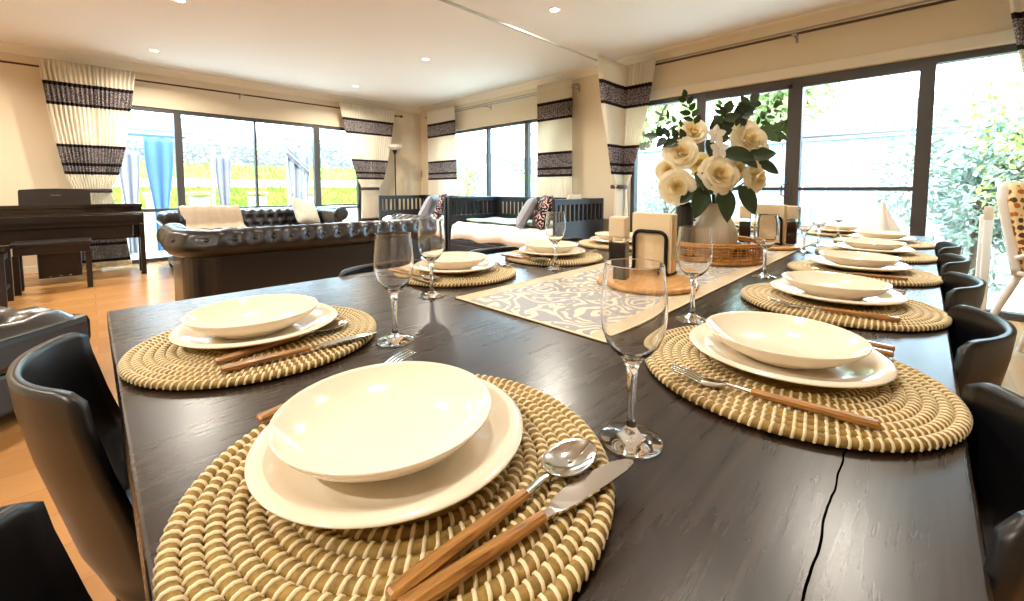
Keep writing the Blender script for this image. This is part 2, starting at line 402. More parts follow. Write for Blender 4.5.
struct('baseboard_left', mb, M['trim'], 'cream baseboard under the piano wall', 'baseboard')
mb = MB().box(X1-.016, X1, D1[1], Y1-.02, 0, .09, .004)
struct('baseboard_right', mb, M['trim'], 'cream baseboard behind the daybeds', 'baseboard')

def fr_y(name, label, cat):    # joinery in the piano wall (runs along X)
    r = thing(name, label, cat); r['kind'] = 'structure'
    y0, y1 = Y1+.02, Y1+.10; a, b, _, zt = WL
    f = MB().box(a, b, y0, y1, zt-.055, zt).box(a, b, y0, y1, 0, .05).box(a, a+.05, y0, y1, 0, zt).box(b-.05, b, y0, y1, 0, zt)
    for m0, m1 in ((.905, .99), (1.905, 1.935), (2.82, 2.92)): f.box(m0, m1, y0-.01, y1, .05, zt-.03)
    f.box(a, .95, y0, y1, .70, .745); f.box(.95, b, y0, y1, .715, .745); f.box(.95, b, y0, y1, .66, .70)
    f.build('frame', M['alu'], r)
    for p0, p1 in ((a+.05, .905), (.99, 1.905), (1.935, 2.82), (2.92, b-.05)):
        for q0, q1 in ((.05, .70), (.745, zt-.055)):
            MB().box(p0, p1, y0+.035, y0+.041, q0, q1).build('pane', M['pane'], r)
    MB().box(a, b, Y1, Y1+.15, -.001, .012).build('sill', M['alu'], r)
    return r
fr_y('window_1', 'charcoal framed window and glazed door behind the sofas', 'window')
def door_x():
    r = thing('door_1', 'charcoal aluminium sliding glass doors beside the dining table', 'door'); r['kind'] = 'structure'
    x0, x1 = X1+.02, X1+.11; a, b, _, zt = D1
    f = MB().box(x0, x1, a, b, zt-.06, zt).box(x0, x1, a, b, 0, .05).box(x0, x1, a, a+.05, 0, zt).box(x0, x1, b-.05, b, 0, zt)
    for m0, m1 in ((1.83, 1.93), (.905, .99), (-.02, .078)): f.box(x0-.012, x1, m0, m1, .05, zt-.03)
    f.build('frame', M['alu'], r)
    s = MB()
    for p0, p1 in ((.99, 1.83), (.078, .905)):
        s.box(x0-.006, x0+.04, p0, p1, zt-.10, zt-.055); s.box(x0-.006, x0+.04, p0, p1, .05, .12)
        s.box(x0-.004, x0+.036, p0, p1, 1.005, 1.04)
    s.box(x0-.006, x0+.04, .99, 1.03, .05, zt-.06); s.build('sash', M['alu'], r)
    for p0, p1 in ((a+.05, -.02), (.078, .905), (.99, 1.83), (1.93, b-.05)):
        MB().box(x0+.045, x0+.051, p0, p1, .05, zt-.06).build('pane', M['pane'], r)
    h = MB().tube([(x0-.01, .985, 1.075), (x0-.045, 1.01, 1.075), (x0-.05, 1.045, 1.06), (x0-.05, 1.045, .96), (x0-.045, 1.01, .945), (x0-.01, .985, .945)], .008)
    h.box(x0-.02, x0-.006, .965, 1.0, .92, 1.10, .003); h.build('handle', M['alu'], r)
    MB().box(X1, X1+.15, a, b, -.001, .012).build('sill', M['alu'], r)
door_x()
def win_x():
    r = thing('window_2', 'three pane window behind the daybeds', 'window'); r['kind'] = 'structure'
    x0, x1 = X1+.03, X1+.10; a, b, z0, zt = W2
    f = MB().box(x0, x1, a, b, zt-.045, zt).box(x0, x1, a, b, z0, z0+.045).box(x0, x1, a, a+.045, z0, zt).box(x0, x1, b-.045, b, z0, zt)
    for m0, m1 in ((5.555, 5.61), (4.60, 4.68)): f.box(x0, x1, m0, m1, z0, zt)
    f.build('frame', M['alu'], r)
    for p0, p1 in ((a+.045, 4.60), (4.68, 5.555), (5.61, b-.045)): MB().box(x0+.03, x0+.036, p0, p1, z0+.045, zt-.045).build('pane', M['pane'], r)
    MB().box(X1-.02, X1+.03, a-.03, b+.03, z0-.03, z0, .004).build('sill', M['trim'], r)
win_x()

# ------------------------------------------------------------------ curtains, rods
def curtain(name, label, panels, tie=None, group='striped lace banded curtains'):
    """panels: (axis, plane, [(z, a, b), ...] from top to bottom, pleats, amplitude)."""
    r = thing(name, label, 'curtain', (0, 0, 0), 0, group)
    for axis, plane, keys, npl, amp in panels:
        keys = sorted(keys); zt, zb = keys[-1][0], keys[0][0]
        A = [(k[0], k[1]) for k in keys]; B = [(k[0], k[2]) for k in keys]
        w0 = abs(keys[-1][2]-keys[-1][1])
        def fn(i, j):
            z = lerp(zb, zt, j); a = interp(A, z); b = interp(B, z); w = abs(b-a)
            am = amp*(0.55+0.45*min(1, w/w0)) * (1+.25*sin(7*i+3*z)); ph = .5*sin(z*2.1+i*5)
            d = am*sin(2*pi*npl*i+ph*.4); s = lerp(a, b, i + .006*sin(2*pi*npl*i*2))
            return (s, plane+d, z) if axis == 'x' else (plane+d, s, z)
        MB().shell(fn, npl*10, 40, .004).build('curtain_panel', M['curtain'], r)
    if tie: 
        axis, plane, a, b, z, d = tie; mb = MB(); c = (a+b)/2; h = abs(b-a)/2
        def el(rr, zz):
            return [((c+(h+rr)*cos(t*pi/12), plane+(d+rr)*sin(t*pi/12), zz) if axis == 'x' else (plane+(d+rr)*sin(t*pi/12), c+(h+rr)*cos(t*pi/12), zz)) for t in range(24)]
        mb.rings([el(.004, z-.025), el(.012, z-.02), el(.012, z+.02), el(.004, z+.025)], 0, True, False); mb.build('tieback', M['tie'], r)
    return r
yc = Y1-.20; xc = X1-.18
curtain('curtain', 'tied-back striped curtain hanging behind the piano, beside the window', [
    ('x', yc, [(2.555, -.34, .135), (1.95, -.29, .135), (1.5, -.235, .13), (1.2, -.19, .12), (1.0, -.125, .11), (.6, -.11, .14), (.03, -.12, .18)], 11, .021),
    ('x', yc-.01, [(2.545, .115, .51), (1.95, .11, .43), (1.5, .105, .36), (1.2, .095, .29), (1.0, .075, .20), (.6, .105, .30), (.03, .145, .36)], 9, .021)], ('x', yc, -.14, .21, 1.0, .06))
curtain('curtain', 'tied-back striped curtain at the room corner beside the floor lamp', [
    ('x', yc, [(2.555, 3.19, 3.75), (2.0, 3.30, 3.755), (1.5, 3.41, 3.76), (1.2, 3.50, 3.765), (1.03, 3.58, 3.77), (.6, 3.56, 3.77), (.03, 3.53, 3.77)], 10, .021),
    ('x', yc-.01, [(2.55, 3.73, 4.28), (2.0, 3.735, 4.20), (1.5, 3.74, 4.10), (1.2, 3.745, 4.02), (1.03, 3.75, 3.90), (.6, 3.75, 3.94), (.03, 3.75, 3.97)], 10, .020)], ('x', yc, 3.57, 3.91, 1.03, .06))
curtain('curtain', 'straight striped curtain behind the daybed nearer the room corner', [
    ('y', xc+.03, [(2.58, 6.30, 7.15), (1.3, 6.24, 7.16), (.03, 6.22, 7.16)], 14, .022)])
curtain('curtain', 'straight striped curtain hanging between the daybed window and sliding doors', [
    ('y', xc+.03, [(2.58, 3.60, 4.24), (1.3, 3.59, 4.24), (.03, 3.57, 4.25)], 12, .022)])
curtain('curtain', 'tied-back curtain folded around the corner of the two rods, beside the flowers', [
    ('y', xc, [(2.57, 2.35, 2.80), (2.0, 2.44, 2.80), (1.5, 2.56, 2.80), (1.2, 2.64, 2.80), (1.05, 2.71, 2.82), (.6, 2.69, 2.84), (.03, 2.66, 2.84)], 9, .021),
    ('x', 2.755, [(2.57, 4.20, 4.82), (2.0, 4.30, 4.83), (1.5, 4.46, 4.83), (1.2, 4.54, 4.84), (1.05, 4.64, 4.84), (.6, 4.62, 4.84), (.03, 4.60, 4.84)], 10, .020)], ('y', 4.76, 2.70, 2.87, 1.05, .11))
curtain('curtain', 'striped curtain beside the high chair, cut by the edge of the photo', [
    ('y', xc, [(2.57, -1.25, -.355), (2.28, -1.24, -.392), (1.87, -1.2, -.465), (1.3, -1.12, -.62), (1.05, -1.02, -.74), (.6, -1.03, -.72), (.03, -1.05, -.70)], 14, .021)], ('y', xc, -1.03, -.73, 1.05, .06))
def rod(label, axis, plane, z, a, b, mat, double=False, brackets=(), ends=(True, True)):
    r = thing('curtain_rod', label, 'curtain rod')
    P = lambda s, d=0, dz=0: (s, plane+d, z+dz) if axis == 'x' else (plane+d, s, z+dz)
    MB().tube([P(a), P(b)], .012, 12).build('rod', mat, r)
    if double: MB().tube([P(a, .06, .05), P(b, .06, .05)], .009, 10).build('rear_rod', M['rod_steel'], r)
    for s, sg, on in ((a, -1, ends[0]), (b, 1, ends[1])):
        if not on: continue
        mb = MB(); rr = [(.012, 0), (.016, .004), (.014, .012), (.024, .03), (.027, .043), (.02, .058), (.006, .066)]
        mb.rings([[(s+sg*h, plane+q*cos(2*pi*k/14), z+q*sin(2*pi*k/14)) if axis == 'x' else (plane+q*cos(2*pi*k/14), s+sg*h, z+q*sin(2*pi*k/14)) for k in range(14)] for q, h in rr])
        mb.build('finial', mat, r)
    for s in brackets:
        mb = MB(); e = .13 if axis == 'y' else .15
        mb.tube([P(s, 0, -.014), P(s, e, -.014)], .007, 8); mb.tube([P(s-.02), P(s+.02)], .017, 12)
        if axis == 'x': mb.box(s-.012, s+.012, plane+e-.005, plane+e, z-.05, z+.03)
        else: mb.box(plane+e-.005, plane+e, s-.012, s+.012, z-.05, z+.03)
        mb.build('bracket', M['rod_steel'], r)
    return r
rod('dark rod along the window wall above the sofas', 'x', Y1-.15, 2.463, -1.2, 4.42, M['rod_dark'], False, (-1.0, 1.72, 4.36))
rod('double steel rod above the daybed window', 'y', X1-.13, 2.455, 3.55, 7.22, M['rod_steel'], True, (3.58, 5.45, 7.19))
rod('long double rod above the sliding doors', 'y', X1-.13, 2.515, -1.45, 2.76, M['rod_dark'], True, (-1.3, .97, 2.70), (True, False))
r = rod('steel divider rod hanging across the room under the ceiling', 'x', 2.79, 2.515, -2.58, 4.86, M['rod_steel'], False, (), (False, False))
for s in (-1.8, 0.4): MB().tube([(s, 2.80, 2.51), (s, 2.80, H)], .005, 8).build('hanger', M['rod_steel'], r)

# ------------------------------------------------------------------ downlights
spots = [(.64, 6.73, 'above the piano end of the window'), (3.15, 6.70, 'close to the far room corner'), (3.15, 4.68, 'above the space before the daybeds'), (3.15, 2.55, 'beside the divider rod, near the doors'), (.65, 4.80, 'above the black sofa, at the top edge'),
         (.64, 2.5, ''), (-1.6, 4.8, ''), (-1.6, 6.7, ''), (.5, .6, ''), (1.75, .55, ''), (3.05, .28, ''), (-1.6, 2.4, ''), (-1.6, .4, '')]
dl = None
for i, (x, y, w) in enumerate(spots):
    r = thing('ceiling_downlight', ('round recessed downlight ' + w) if w else 'round recessed downlight out of view above the dining table and ottoman', 'downlight', (x, y, H), 0, 'recessed ceiling downlights' if w else 'downlights over the dining table and ottoman')
    MB().rings([[(q*cos(2*pi*k/28), q*sin(2*pi*k/28), z) for k in range(28)] for q, z in ((.058, 0), (.058, -.003), (.053, -.007), (.043, -.006), (.042, 0))], 0, True, False).build('trim_ring', M['white_plastic'], r)
    MB().lathe([(.001, -.004), (.042, -.004), (.042, -.001)], 28, cap=False).build('lens', M['lens'], r)
    l = bpy.data.lights.new('downlight_bulb', 'AREA'); l.shape = 'DISK'; l.size = .085; l.energy = 16 if x == 3.05 else 6 if not w and x > 0 else 29; l.color = (1, .93, .80); l.spread = radians(150)
    lo = bpy.data.objects.new('downlight_bulb', l); COL.objects.link(lo); lo.parent = r; lo.location = (0, 0, -.012)

# ------------------------------------------------------------------ dining table
TX0, TX1, TY0, TY1 = 0.016, 3.37, -0.046, 1.287
tb = thing('dining_table', 'long dark espresso wooden dining table laid with woven placemats', 'table', ((TX0+TX1)/2, (TY0+TY1)/2, 0))
W, D = (TX1-TX0)/2, (TY1-TY0)/2
o = MB().box(TX0, TX1, TY0, TY1, TT-.045, TT, .004).build('tabletop', M['tabletop'], tb); o.location = (-tb.location[0], -tb.location[1], 0)
MB().box(-W+.10, W-.10, -D+.09, -D+.115, .61, TT-.045).box(-W+.10, W-.10, D-.115, D-.09, .61, TT-.045).box(-W+.09, -W+.115, -D+.1, D-.1, .61, TT-.045).box(W-.115, W-.09, -D+.1, D-.1, .61, TT-.045).build('apron', M['table_wood'], tb)
for sx in (-1, 1):
    for sy in (-1, 1):
        cx, cy = sx*(W-.125), sy*(D-.125); mb = MB()
        mb.rings([[(cx+h*a, cy+h*b, z) for a, b in ((-1, -1), (1, -1), (1, 1), (-1, 1))] for h, z in ((.032, 0), (.045, .6), (.045, TT-.045))], 0, False); mb.build('leg', M['table_wood'], tb)
rn = MB().box(-1.06, 1.06, -.214, .214, 0, .0025, .001).build('table_runner', M['runner'], None, (1.69, .602, TT+.0005))
mb = MB(); 
for s in (-1, 1): mb.tube([(-1.06, s*.214, .002), (1.06, s*.214, .002)], .0022, 6)
mb.tube([(-1.06, -.214, .002), (-1.06, .214, .002)], .0022, 6); mb.build('piped_hem', M['napkin'], rn)
tag(rn, 'grey and cream embroidered runner along the middle of the dining table', 'table runner')

# ------------------------------------------------------------------ place settings
def make_mat():
    mb = MB(); n = 14; pit = .0137; rc = .0066
    for k in range(n):
        R = .0062+pit*k; seg = max(14, int(34+k*6))
        z0 = rc*.98 if k else rc*.9
        rr = [[((R+rc*cos(t*pi/4))*cos(2*pi*j/seg), (R+rc*cos(t*pi/4))*sin(2*pi*j/seg), z0+rc*.9*sin(t*pi/4)) for t in range(8)] for j in range(seg+1)]
        mb.rings(rr, 0, True, False)
        if k < 6: continue
        m = int(2*pi*R/.0098); st = .5*(k % 2); wv = .0017/R; q = rc+.0009
        for w in range(m):
            a = 2*pi*(w+st)/m; vs = []
            for t in range(7):
                th = radians(lerp(-25, 205, t/6)); sl = (t/6-.5)*.005/R
                rad = R+q*cos(th); z = z0+q*.92*sin(th)
                for e, lift in ((-1, -.0009), (-.55, .0003), (.55, .0003), (1, -.0009)):
                    aa = a+sl+e*wv; vs.append(((rad+lift*cos(th))*cos(aa), (rad+lift*cos(th))*sin(aa), z+lift*sin(th)))
            mb.add(vs, [(t*4+e, t*4+e+1, t*4+e+5, t*4+e+4) for t in range(6) for e in range(3)], 1, True)
    o = mb.build('woven_placemat', [M['straw'], M['wrap']]); return tag(o, 'x', 'placemat')
def make_plate():
    p = [(.001, .003), (.068, .003), (.072, .0), (.076, .001), (.086, .0035), (.105, .009), (.127, .0155), (.1300, .0172), (.1302, .0186), (.1285, .0192), (.124, .022), (.104, .0122), (.088, .0072), (.078, .0058), (.001, .0055)]
    o = MB().lathe(p, 72, cap=False).build('dinner_plate', M['porcelain']); return tag(o, 'x', 'plate')
def make_bowl():
    p = [(.001, .003), (.048, .003), (.050, 0), (.054, 0), (.058, .004), (.078, .013), (.094, .0235), (.102, .0325), (.1045, .036), (.1047, .0372), (.1033, .0378), (.1005, .035), (.091, .0255), (.074, .0155), (.055, .0088), (.040, .0075), (.001, .0072)]
    o = MB().lathe(p, 72, cap=False).build('soup_bowl', M['porcelain']); return tag(o, 'x', 'bowl')
def make_glass():
    out = [(.0005, .0), (.030, .0), (.0325, .0006), (.033, .0018), (.031, .0032), (.020, .0058), (.010, .0095), (.0058, .015), (.0045, .026), (.0044, .05), (.0050, .070), (.0064, .082), (.0105, .0905), (.0195, .0985), (.0275, .109), (.0325, .122), (.0345, .136), (.0345, .150), (.0332, .168), (.0312, .185), (.0304, .1928), (.03030, .1936)]
    inn = [(.03015, .1940), (.02995, .1940), (.02982, .1936), (.0299, .1928), (.0306, .185), (.0326, .168), (.0339, .150), (.0339, .136), (.0318, .122), (.0268, .1095), (.0188, .0997), (.0095, .0940), (.0005, .0925)]
    o = MB().lathe(out+inn, 48, cap=False).build('wine_glass', M['glass']); return tag(o, 'x', 'wine glass')
def handle_mb(L=.125):
    R = []
    for y, w, h in ((0, .0045, .0028), (.002, .0062, .0042), (.03, .0066, .0046), (.08, .0056, .0042), (L, .0042, .0034)):
        R.append([(w*a, y, .0046+h*b) for a, b in ((-1, -.45), (-.5, -1), (.5, -1), (1, -.45), (1, .45), (.5, 1), (-.5, 1), (-1, .45))])
    return MB().rings(R, 0, False)
def neck(mb, y0, y1, z1, w0=.0036, w1=.0032):
    R = [[(w*a, y, z+.0016*b) for a, b in ((-1, -1), (1, -1), (1, 1), (-1, 1))] for y, w, z in ((y0, w0, .0046), (lerp(y0, y1, .5), w1*.85, .0058), (y1, w1, z1))]
    return mb.rings(R, 0, True)
def make_spoon():
    r = thing('table_spoon', 'x', 'spoon'); handle_mb().build('handle', M['handle'], r, None, None)
    mb = MB(); neck(mb, .124, .160, .0055)
    def fn(i, j):
        t = j*2*pi; rr = max(i, .001); yy = .187+.0325*rr*cos(t); sh = 1-.12*cos(t)
        return (.0215*rr*sin(t)*sh, yy, .0015+.0068*rr*rr)
    mb.shell(fn, 8, 32, .0012); mb.build('spoon_bowl', M['steel'], r); return r
def make_knife():
    r = thing('table_knife', 'x', 'knife'); handle_mb(.118).build('handle', M['handle'], r)
    L = [(.117, -.0036, .0036), (.128, -.0045, .004), (.134, -.0085, .006), (.15, -.0115, .008), (.185, -.0115, .0088), (.212, -.0085, .0085), (.225, -.003, .0065), (.229, .0022, .0034)]
    R = [[(a, y, .0036), (a, y, .0046), (b, y, .0052), (b, y, .0034)] for y, a, b in L]
    MB().rings(R, 0, False).build('blade', M['steel'], r); return r
def make_fork():
    r = thing('table_fork', 'x', 'fork'); handle_mb(.122).build('handle', M['handle'], r)
    mb = MB(); neck(mb, .121, .152, .0060)
    cv = lambda y: .006 - .0045*sin(pi*max(0, min(1, (y-.15)/.045))) + .004*sstep(.18, .222, y)
    R = []
    for y, w in ((.150, .0035), (.156, .0065), (.165, .0105), (.176, .0118), (.180, .0118)):
        R.append([(-w, y, cv(y)-.0009), (w, y, cv(y)-.0009), (w, y, cv(y)+.0009), (-w, y, cv(y)+.0009)])
    mb.rings(R, 0, True)
    for k in range(4):
        x = (k-1.5)*.0065; R = []
        for y, w in ((.178, .0021), (.195, .0018), (.212, .0014), (.221, .0007)):
            R.append([(x-w, y, cv(y)-.0008), (x+w, y, cv(y)-.0008), (x+w, y, cv(y)+.0008), (x-w, y, cv(y)+.0008)])
        mb.rings(R, 0, True)
    mb.build('tines', M['steel'], r); return r
SET = [  # x, y, heading, where, dy of cutlery, which cutlery
 (.209, .343, -90, 'in front at the near table end', 'fks'),
 (.209, .831, -90, 'at the near table end beside the ottoman', 'fks'),
 (.705, .140, 0, 'first along the row of black chairs', 'fks'),
 (1.215, .140, 0, 'second along the row of black chairs', 'fks'),
 (1.73, .140, 0, 'third along the row of black chairs', 'f'),
 (2.24, .140, 0, 'fourth along the row of black chairs', ''),
 (2.75, .140, 0, 'last along the row of black chairs', ''),
 (.815, 1.055, 180, 'first along the daybed side', 'fks'),
 (1.28, 1.035, 180, 'second along the daybed side', 'fks'),
 (1.79, 1.045, 180, 'third along the daybed side, behind the grinder', 'f'),
 (3.15, .350, 90, 'at the far table end by the sliding door', ''),
 (3.15, .860, 90, 'at the far table end behind the vase', ''),
]
P_ = dict(mat=make_mat(), plate=make_plate(), bowl=make_bowl(), f=make_fork(), k=make_knife(), s=make_spoon(), glass=make_glass())
used = set()
def put(kind, x, y, z, rz, label, group):
    o = place(P_[kind], kind in used, (x, y, z), rz, label, group); used.add(kind); return o
ZM = TT+.0142
for i, (x, y, h, w, cut) in enumerate(SET):
    a = radians(h); rnd = random.Random(i)
    put('mat', x, y, TT, rnd.uniform(0, 6), 'round woven seagrass placemat, '+w, 'round seagrass placemats')
    ox, oy = {'E': (.0, .030 if i == 0 else .020), 'R': (.026, .004), 'L': (0, .006)}['E' if h == -90 else 'R' if h == 0 else 'L']; px, py = x+ox, y+oy
    put('plate', px, py, TT+.0137, 0, 'cream dinner plate under a bowl, '+w, 'cream dinner plates')
    put('bowl', px-(.008 if h == -90 else .002), py+.001, TT+.0137+.0056, 0, 'cream soup bowl on a plate, '+w, 'cream soup bowls')
    fx = lambda lx, ly: (x+lx*cos(a)-ly*sin(a), y+lx*sin(a)+ly*cos(a))
    yo = -.090 if h == -90 else -.118
    if h == 0: off = dict(f=(-.120, .11), s=(.150, .0), k=(.182, -.02))
    elif h == -90: off = dict(f=(-.168, .17), s=(.118, .0) if i == 0 else (.10, .19), k=(.130, -.12) if i == 0 else (.138, -.05))
    else: off = dict(f=(-.155, .0), s=(.146, .03), k=(.170, .0))
    nm = dict(f='steel fork with brown handle, ', k='steel knife with brown handle, ', s='steel spoon with brown handle, ')
    gp = dict(f='brown handled forks', k='brown handled knives', s='brown handled spoons')
    for c in cut:
        q = fx(off[c][0], yo); put(c, q[0], q[1], ZM, a+off[c][1], nm[c]+w, gp[c])
GL = [(.400, .214, 'tall in front at the near table end'), (.374, .664, 'at the near table end beside the ottoman'), (.602, .881, 'before the first daybed side setting'), (1.104, .884, 'before the second daybed side setting'), (.870, .332, 'beside the first mat along the black chairs'),
      (1.458, .342, 'beside the second mat along the black chairs'), (2.153, .360, 'in front of the pink salt grinder'), (2.438, .351, 'beside the fourth mat along the black chairs'), (2.917, .332, 'before the far table end setting by the door')]
for x, y, w in GL: put('glass', x, y, TT+.0004 if y > .39 or y < .387 else TT+.003, 0, 'clear stemmed wine glass '+w, 'clear wine glasses')

# ------------------------------------------------------------------ dining chairs
def make_chair():
    r = thing('dining_chair', 'x', 'chair')
    prof = [(-.228, .792, .158, .062), (-.224, .75, .164, .062), (-.212, .68, .168, .066), (-.196, .61, .166, .070), (-.180, .54, .164, .068), (-.160, .495, .166, .055), (-.12, .463, .178, .03), (-.04, .448, .195, .022), (.08, .447, .203, .012), (.17, .452, .200, .006), (.205, .446, .192, .0), (.215, .432, .186, 0)]
    n = len(prof)-1
    def fn(i, j):
        s = i*n; k = min(int(s), n-1); f = s-k; a, b = prof[k], prof[k+1]
        y, z, hw, cd = (lerp(a[q], b[q], f) for q in range(4)); t = 2*j-1
        up = sstep(.52, .44, z) if y < .0 else 1.0
        if y > -.12: up = 1.0
        at = abs(t)**2.3; zz = z + up*cd*at*.8
        if s < 1.0: zz -= (1-s)*.012*(max(0, abs(t)-.86)/.14)**2
        return (hw*t, y+(1-up)*cd*at, zz)
    MB().shell(fn, 44, 24, .011).build('seat_shell', M['chair'], r)
    for sx in (-1, 1):
        for sy, y1 in ((1, .17), (-1, -.2)):
            MB().tube([(sx*.13, sy*.10-.01, .44), (sx*.19, y1, .0)], [.014, .010], 10).build('leg', M['chair'], r)
    MB().box(-.13, .13, -.13, .11, .425, .44, .004).build('underframe', M['chair'], r)
    return r
ch = make_chair(); cu = False
CH = [(.150, .825, -90, 'black plastic chair with curved back at the near table end beside the ottoman'), (.126, .322, -90, 'black plastic chair at the near table end, mostly cut by the bottom corner')]
for k, w in enumerate(('first, at the right edge', 'second', 'third', 'fourth', 'last')): CH.append((.60+.475*k, .115, 0, 'black plastic chair in the row opposite the daybeds, '+w))
for k, w in enumerate(('first', 'second', 'third', 'fourth', 'fifth')): CH.append((.70+.5*k, 1.122, 180, 'black plastic chair pushed in along the daybed side, '+w))
for x, y, h, l in CH:
    o = place(ch, cu, (x, y, 0), radians(h), l, 'black dining chairs'); cu = True; o.scale = (1, 1, .965 if h == 180 else 1)
# ------------------------------------------------------------------ centrepieces on the runner
ZR = TT+.0032
def board(x, y, label):
    r = MB().lathe([(.001, 0), (.128, 0), (.136, .003), (.138, .008), (.136, .013), (.130, .0155), (.001, .0155)], 56, cap=False).build('serving_board', M['board'], None, (x, y, ZR))
    return tag(r, label, 'board', 'round wooden boards')
board(1.10, .552, 'round wooden board holding cream napkins and a pepper grinder, near the front of the runner')
board(2.20, .520, 'round wooden board under the pink salt grinder, behind the rattan tray')
ZB = ZR+.0156
def grinder(x, y, label, fill):
    r = thing('spice_grinder', label, 'grinder', (x, y, ZB), radians(12), 'square spice grinders')
    w = .0235
    def sq(w, r_): 
        p = []
        for cx, cy, a0 in ((w-r_, w-r_, 0), (-w+r_, w-r_, 90), (-w+r_, -w+r_, 180), (w-r_, -w+r_, 270)):
            for k in range(4): p.append((cx+r_*cos(radians(a0+30*k)), cy+r_*sin(radians(a0+30*k))))
        return p
    ring = lambda w_, z: [(a, b, z) for a, b in sq(w_, .006)]
    MB().rings([ring(w, 0), ring(w, .118), ring(w-.001, .119)], 0, False).build('clear_body', M['glass'], r)
    MB().rings([ring(w-.003, .003), ring(w-.003, .102)], 0, False).build('spice_fill', M[fill], r)
    MB().rings([ring(w-.001, .1195), ring(w+.0005, .122), ring(w+.0005, .172), ring(w-.002, .176)], 0, False).build('cap', M['cap'], r)
grinder(1.045, .607, 'pepper grinder with cream cap beside the napkins at the front of the runner', 'pepper')
grinder(2.14, .588, 'dark pepper grinder with cream cap on the far wooden board', 'pepper')
grinder(2.27, .432, 'pink salt grinder with cream cap on the far wooden board', 'salt')
def napkins(x, y, label, gl, n=14):
    r = thing('napkin_holder', label, 'napkin holder', (x, y, ZB), 0, 'black wire napkin holders')
    def U(xx, w=.050, h=.128):
        p = [(xx, -w-.004, .004), (xx, -w, .02), (xx, -w, h-.02)]
        p += [(xx, -w+.02-.02*cos(t*pi/8), h-.02+.02*sin(t*pi/8)) for t in range(1, 5)]
        p += [(xx, w-.02+.02*sin(t*pi/8), h-.02+.02*cos(t*pi/8)) for t in range(0, 5)] + [(xx, w, .02), (xx, w+.004, .004)]
        return p
    mb = MB()
    for xx in (-.027, .030):
        q = [Vector(p) for p in U(xx)]; mb.tube(q, .0055, 8)
    for s in (-1, 1): mb.tube([(-.036, s*.050, .004), (.046, s*.050, .004)], .0042, 8)
    mb.tube([(.002, -.050, .004), (.002, .050, .004)], .004, 8)
    mb.build('wire_frame', M['black_wire'], r)
    for k in range(n):
        xx = -.019+.038*k/(n-1); rd = random.Random(k); o_ = rd.uniform(-.003, .003); hh = .176+rd.uniform(-.003, .003)
        b = MB().box(xx, xx+.0028, -.059+o_, .059+o_, .009, hh+.003, .001).build('paper_napkin', M['napkin'], None, (x, y, ZB))
        tag(b, 'cream folded paper napkin in ' + gl, 'napkin', 'paper napkins in ' + gl)
napkins(1.185, .572, 'black wire napkin holder at the front of the runner', 'the front wire holder')
napkins(2.20, .50, 'black wire napkin holder on the far wooden board', 'the far wire holder', 9)
# rattan tray
tr = thing('rattan_tray', 'round honey rattan tray with open lattice side under the flower vase', 'tray', (1.685, .595, ZR))
TL, TWd, TR_ = .190, .190, .1895
def rrect(l, w, rd, n=7):
    p = []
    for cx, cy, a0 in ((l-rd, w-rd, 0), (-l+rd, w-rd, 90), (-l+rd, -w+rd, 180), (l-rd, -w+rd, 270)):
        p += [(cx+rd*cos(radians(a0+90*k/n)), cy+rd*sin(radians(a0+90*k/n))) for k in range(n+1)]
    return p
def resample(p, step):
    q = [Vector((a, b, 0)) for a, b in p]; q.append(q[0]); L = [0]
    for a, b in zip(q, q[1:]): L.append(L[-1]+(b-a).length)
    n = int(L[-1]/step); out = []
    for i in range(n):
        d = L[-1]*i/n; k = max(j for j in range(len(L)) if L[j] <= d); k = min(k, len(q)-2)
        t = (d-L[k])/max(1e-9, L[k+1]-L[k]); out.append(q[k].lerp(q[k+1], t))
    return out
ol = rrect(TL, TWd, TR_)
mb = MB().rings([[(a*.99, b*.98, z) for a, b in ol] for z in (.0, .006)], 0, False); mb.build('base', M['rattan'], tr)
mb = MB()
for z, rr in ((.008, .006), (.020, .0035)): mb.tube([(a, b, z) for a, b in ol], rr, 8, 0, True)
mb.build('bottom_rim', M['rattan'], tr)
mb = MB()
for z, rr, d in ((.072, .0065, 0), (.062, .0035, 0), (.066, .004, .005)): mb.tube([(a*(1+d/TL), b*(1+d/TWd), z) for a, b in ol], rr, 8, 0, True)
mb.build('top_rim', M['rattan'], tr)
mb = MB(); ps = resample(ol, .011)
for i, p in enumerate(ps):
    if i % 3 == 2: continue
    mb.tube([(p.x, p.y, .006), (p.x*1.004, p.y*1.008, .04), (p.x, p.y, .07)], .0021, 6)
for z in (.033, .041, .050): mb.tube([(p.x*(1+.006*(i % 2)), p.y*(1+.012*(i % 2)), z) for i, p in enumerate(ps)], .0022, 5, 0, True)
mb.build('lattice_side', M['rattan'], tr)
ZT = ZR+.0065
# vase
mb = MB(); R = []; nn = 48
for z, rd in ((0, .056), (.006, .062), (.03, .076), (.055, .085), (.08, .088), (.105, .084), (.13, .074), (.155, .060), (.175, .050), (.19, .045), (.202, .048), (.208, .051), (.208, .047), (.18, .042), (.15, .045)):
    R.append([((rd+.0025*cos(12*t*2*pi/nn)*(1 if .02 < z < .19 and rd > .046 else 0))*cos(2*pi*t/nn), (rd+.0025*cos(12*t*2*pi/nn)*(1 if .02 < z < .19 and rd > .046 else 0))*sin(2*pi*t/nn), z) for t in range(nn)])
mb.rings(R, 0, True, False); mb.add(R[0], [tuple(range(nn-1, -1, -1))]); mb.add([(x, y, .15) for x, y, z in R[-1]], [tuple(range(nn))])
VX, VY = 1.70, .580
v = mb.build('flower_vase', M['vase'], None, (VX, VY, ZT)); tag(v, 'sand grey ceramic vase holding the white roses', 'vase')
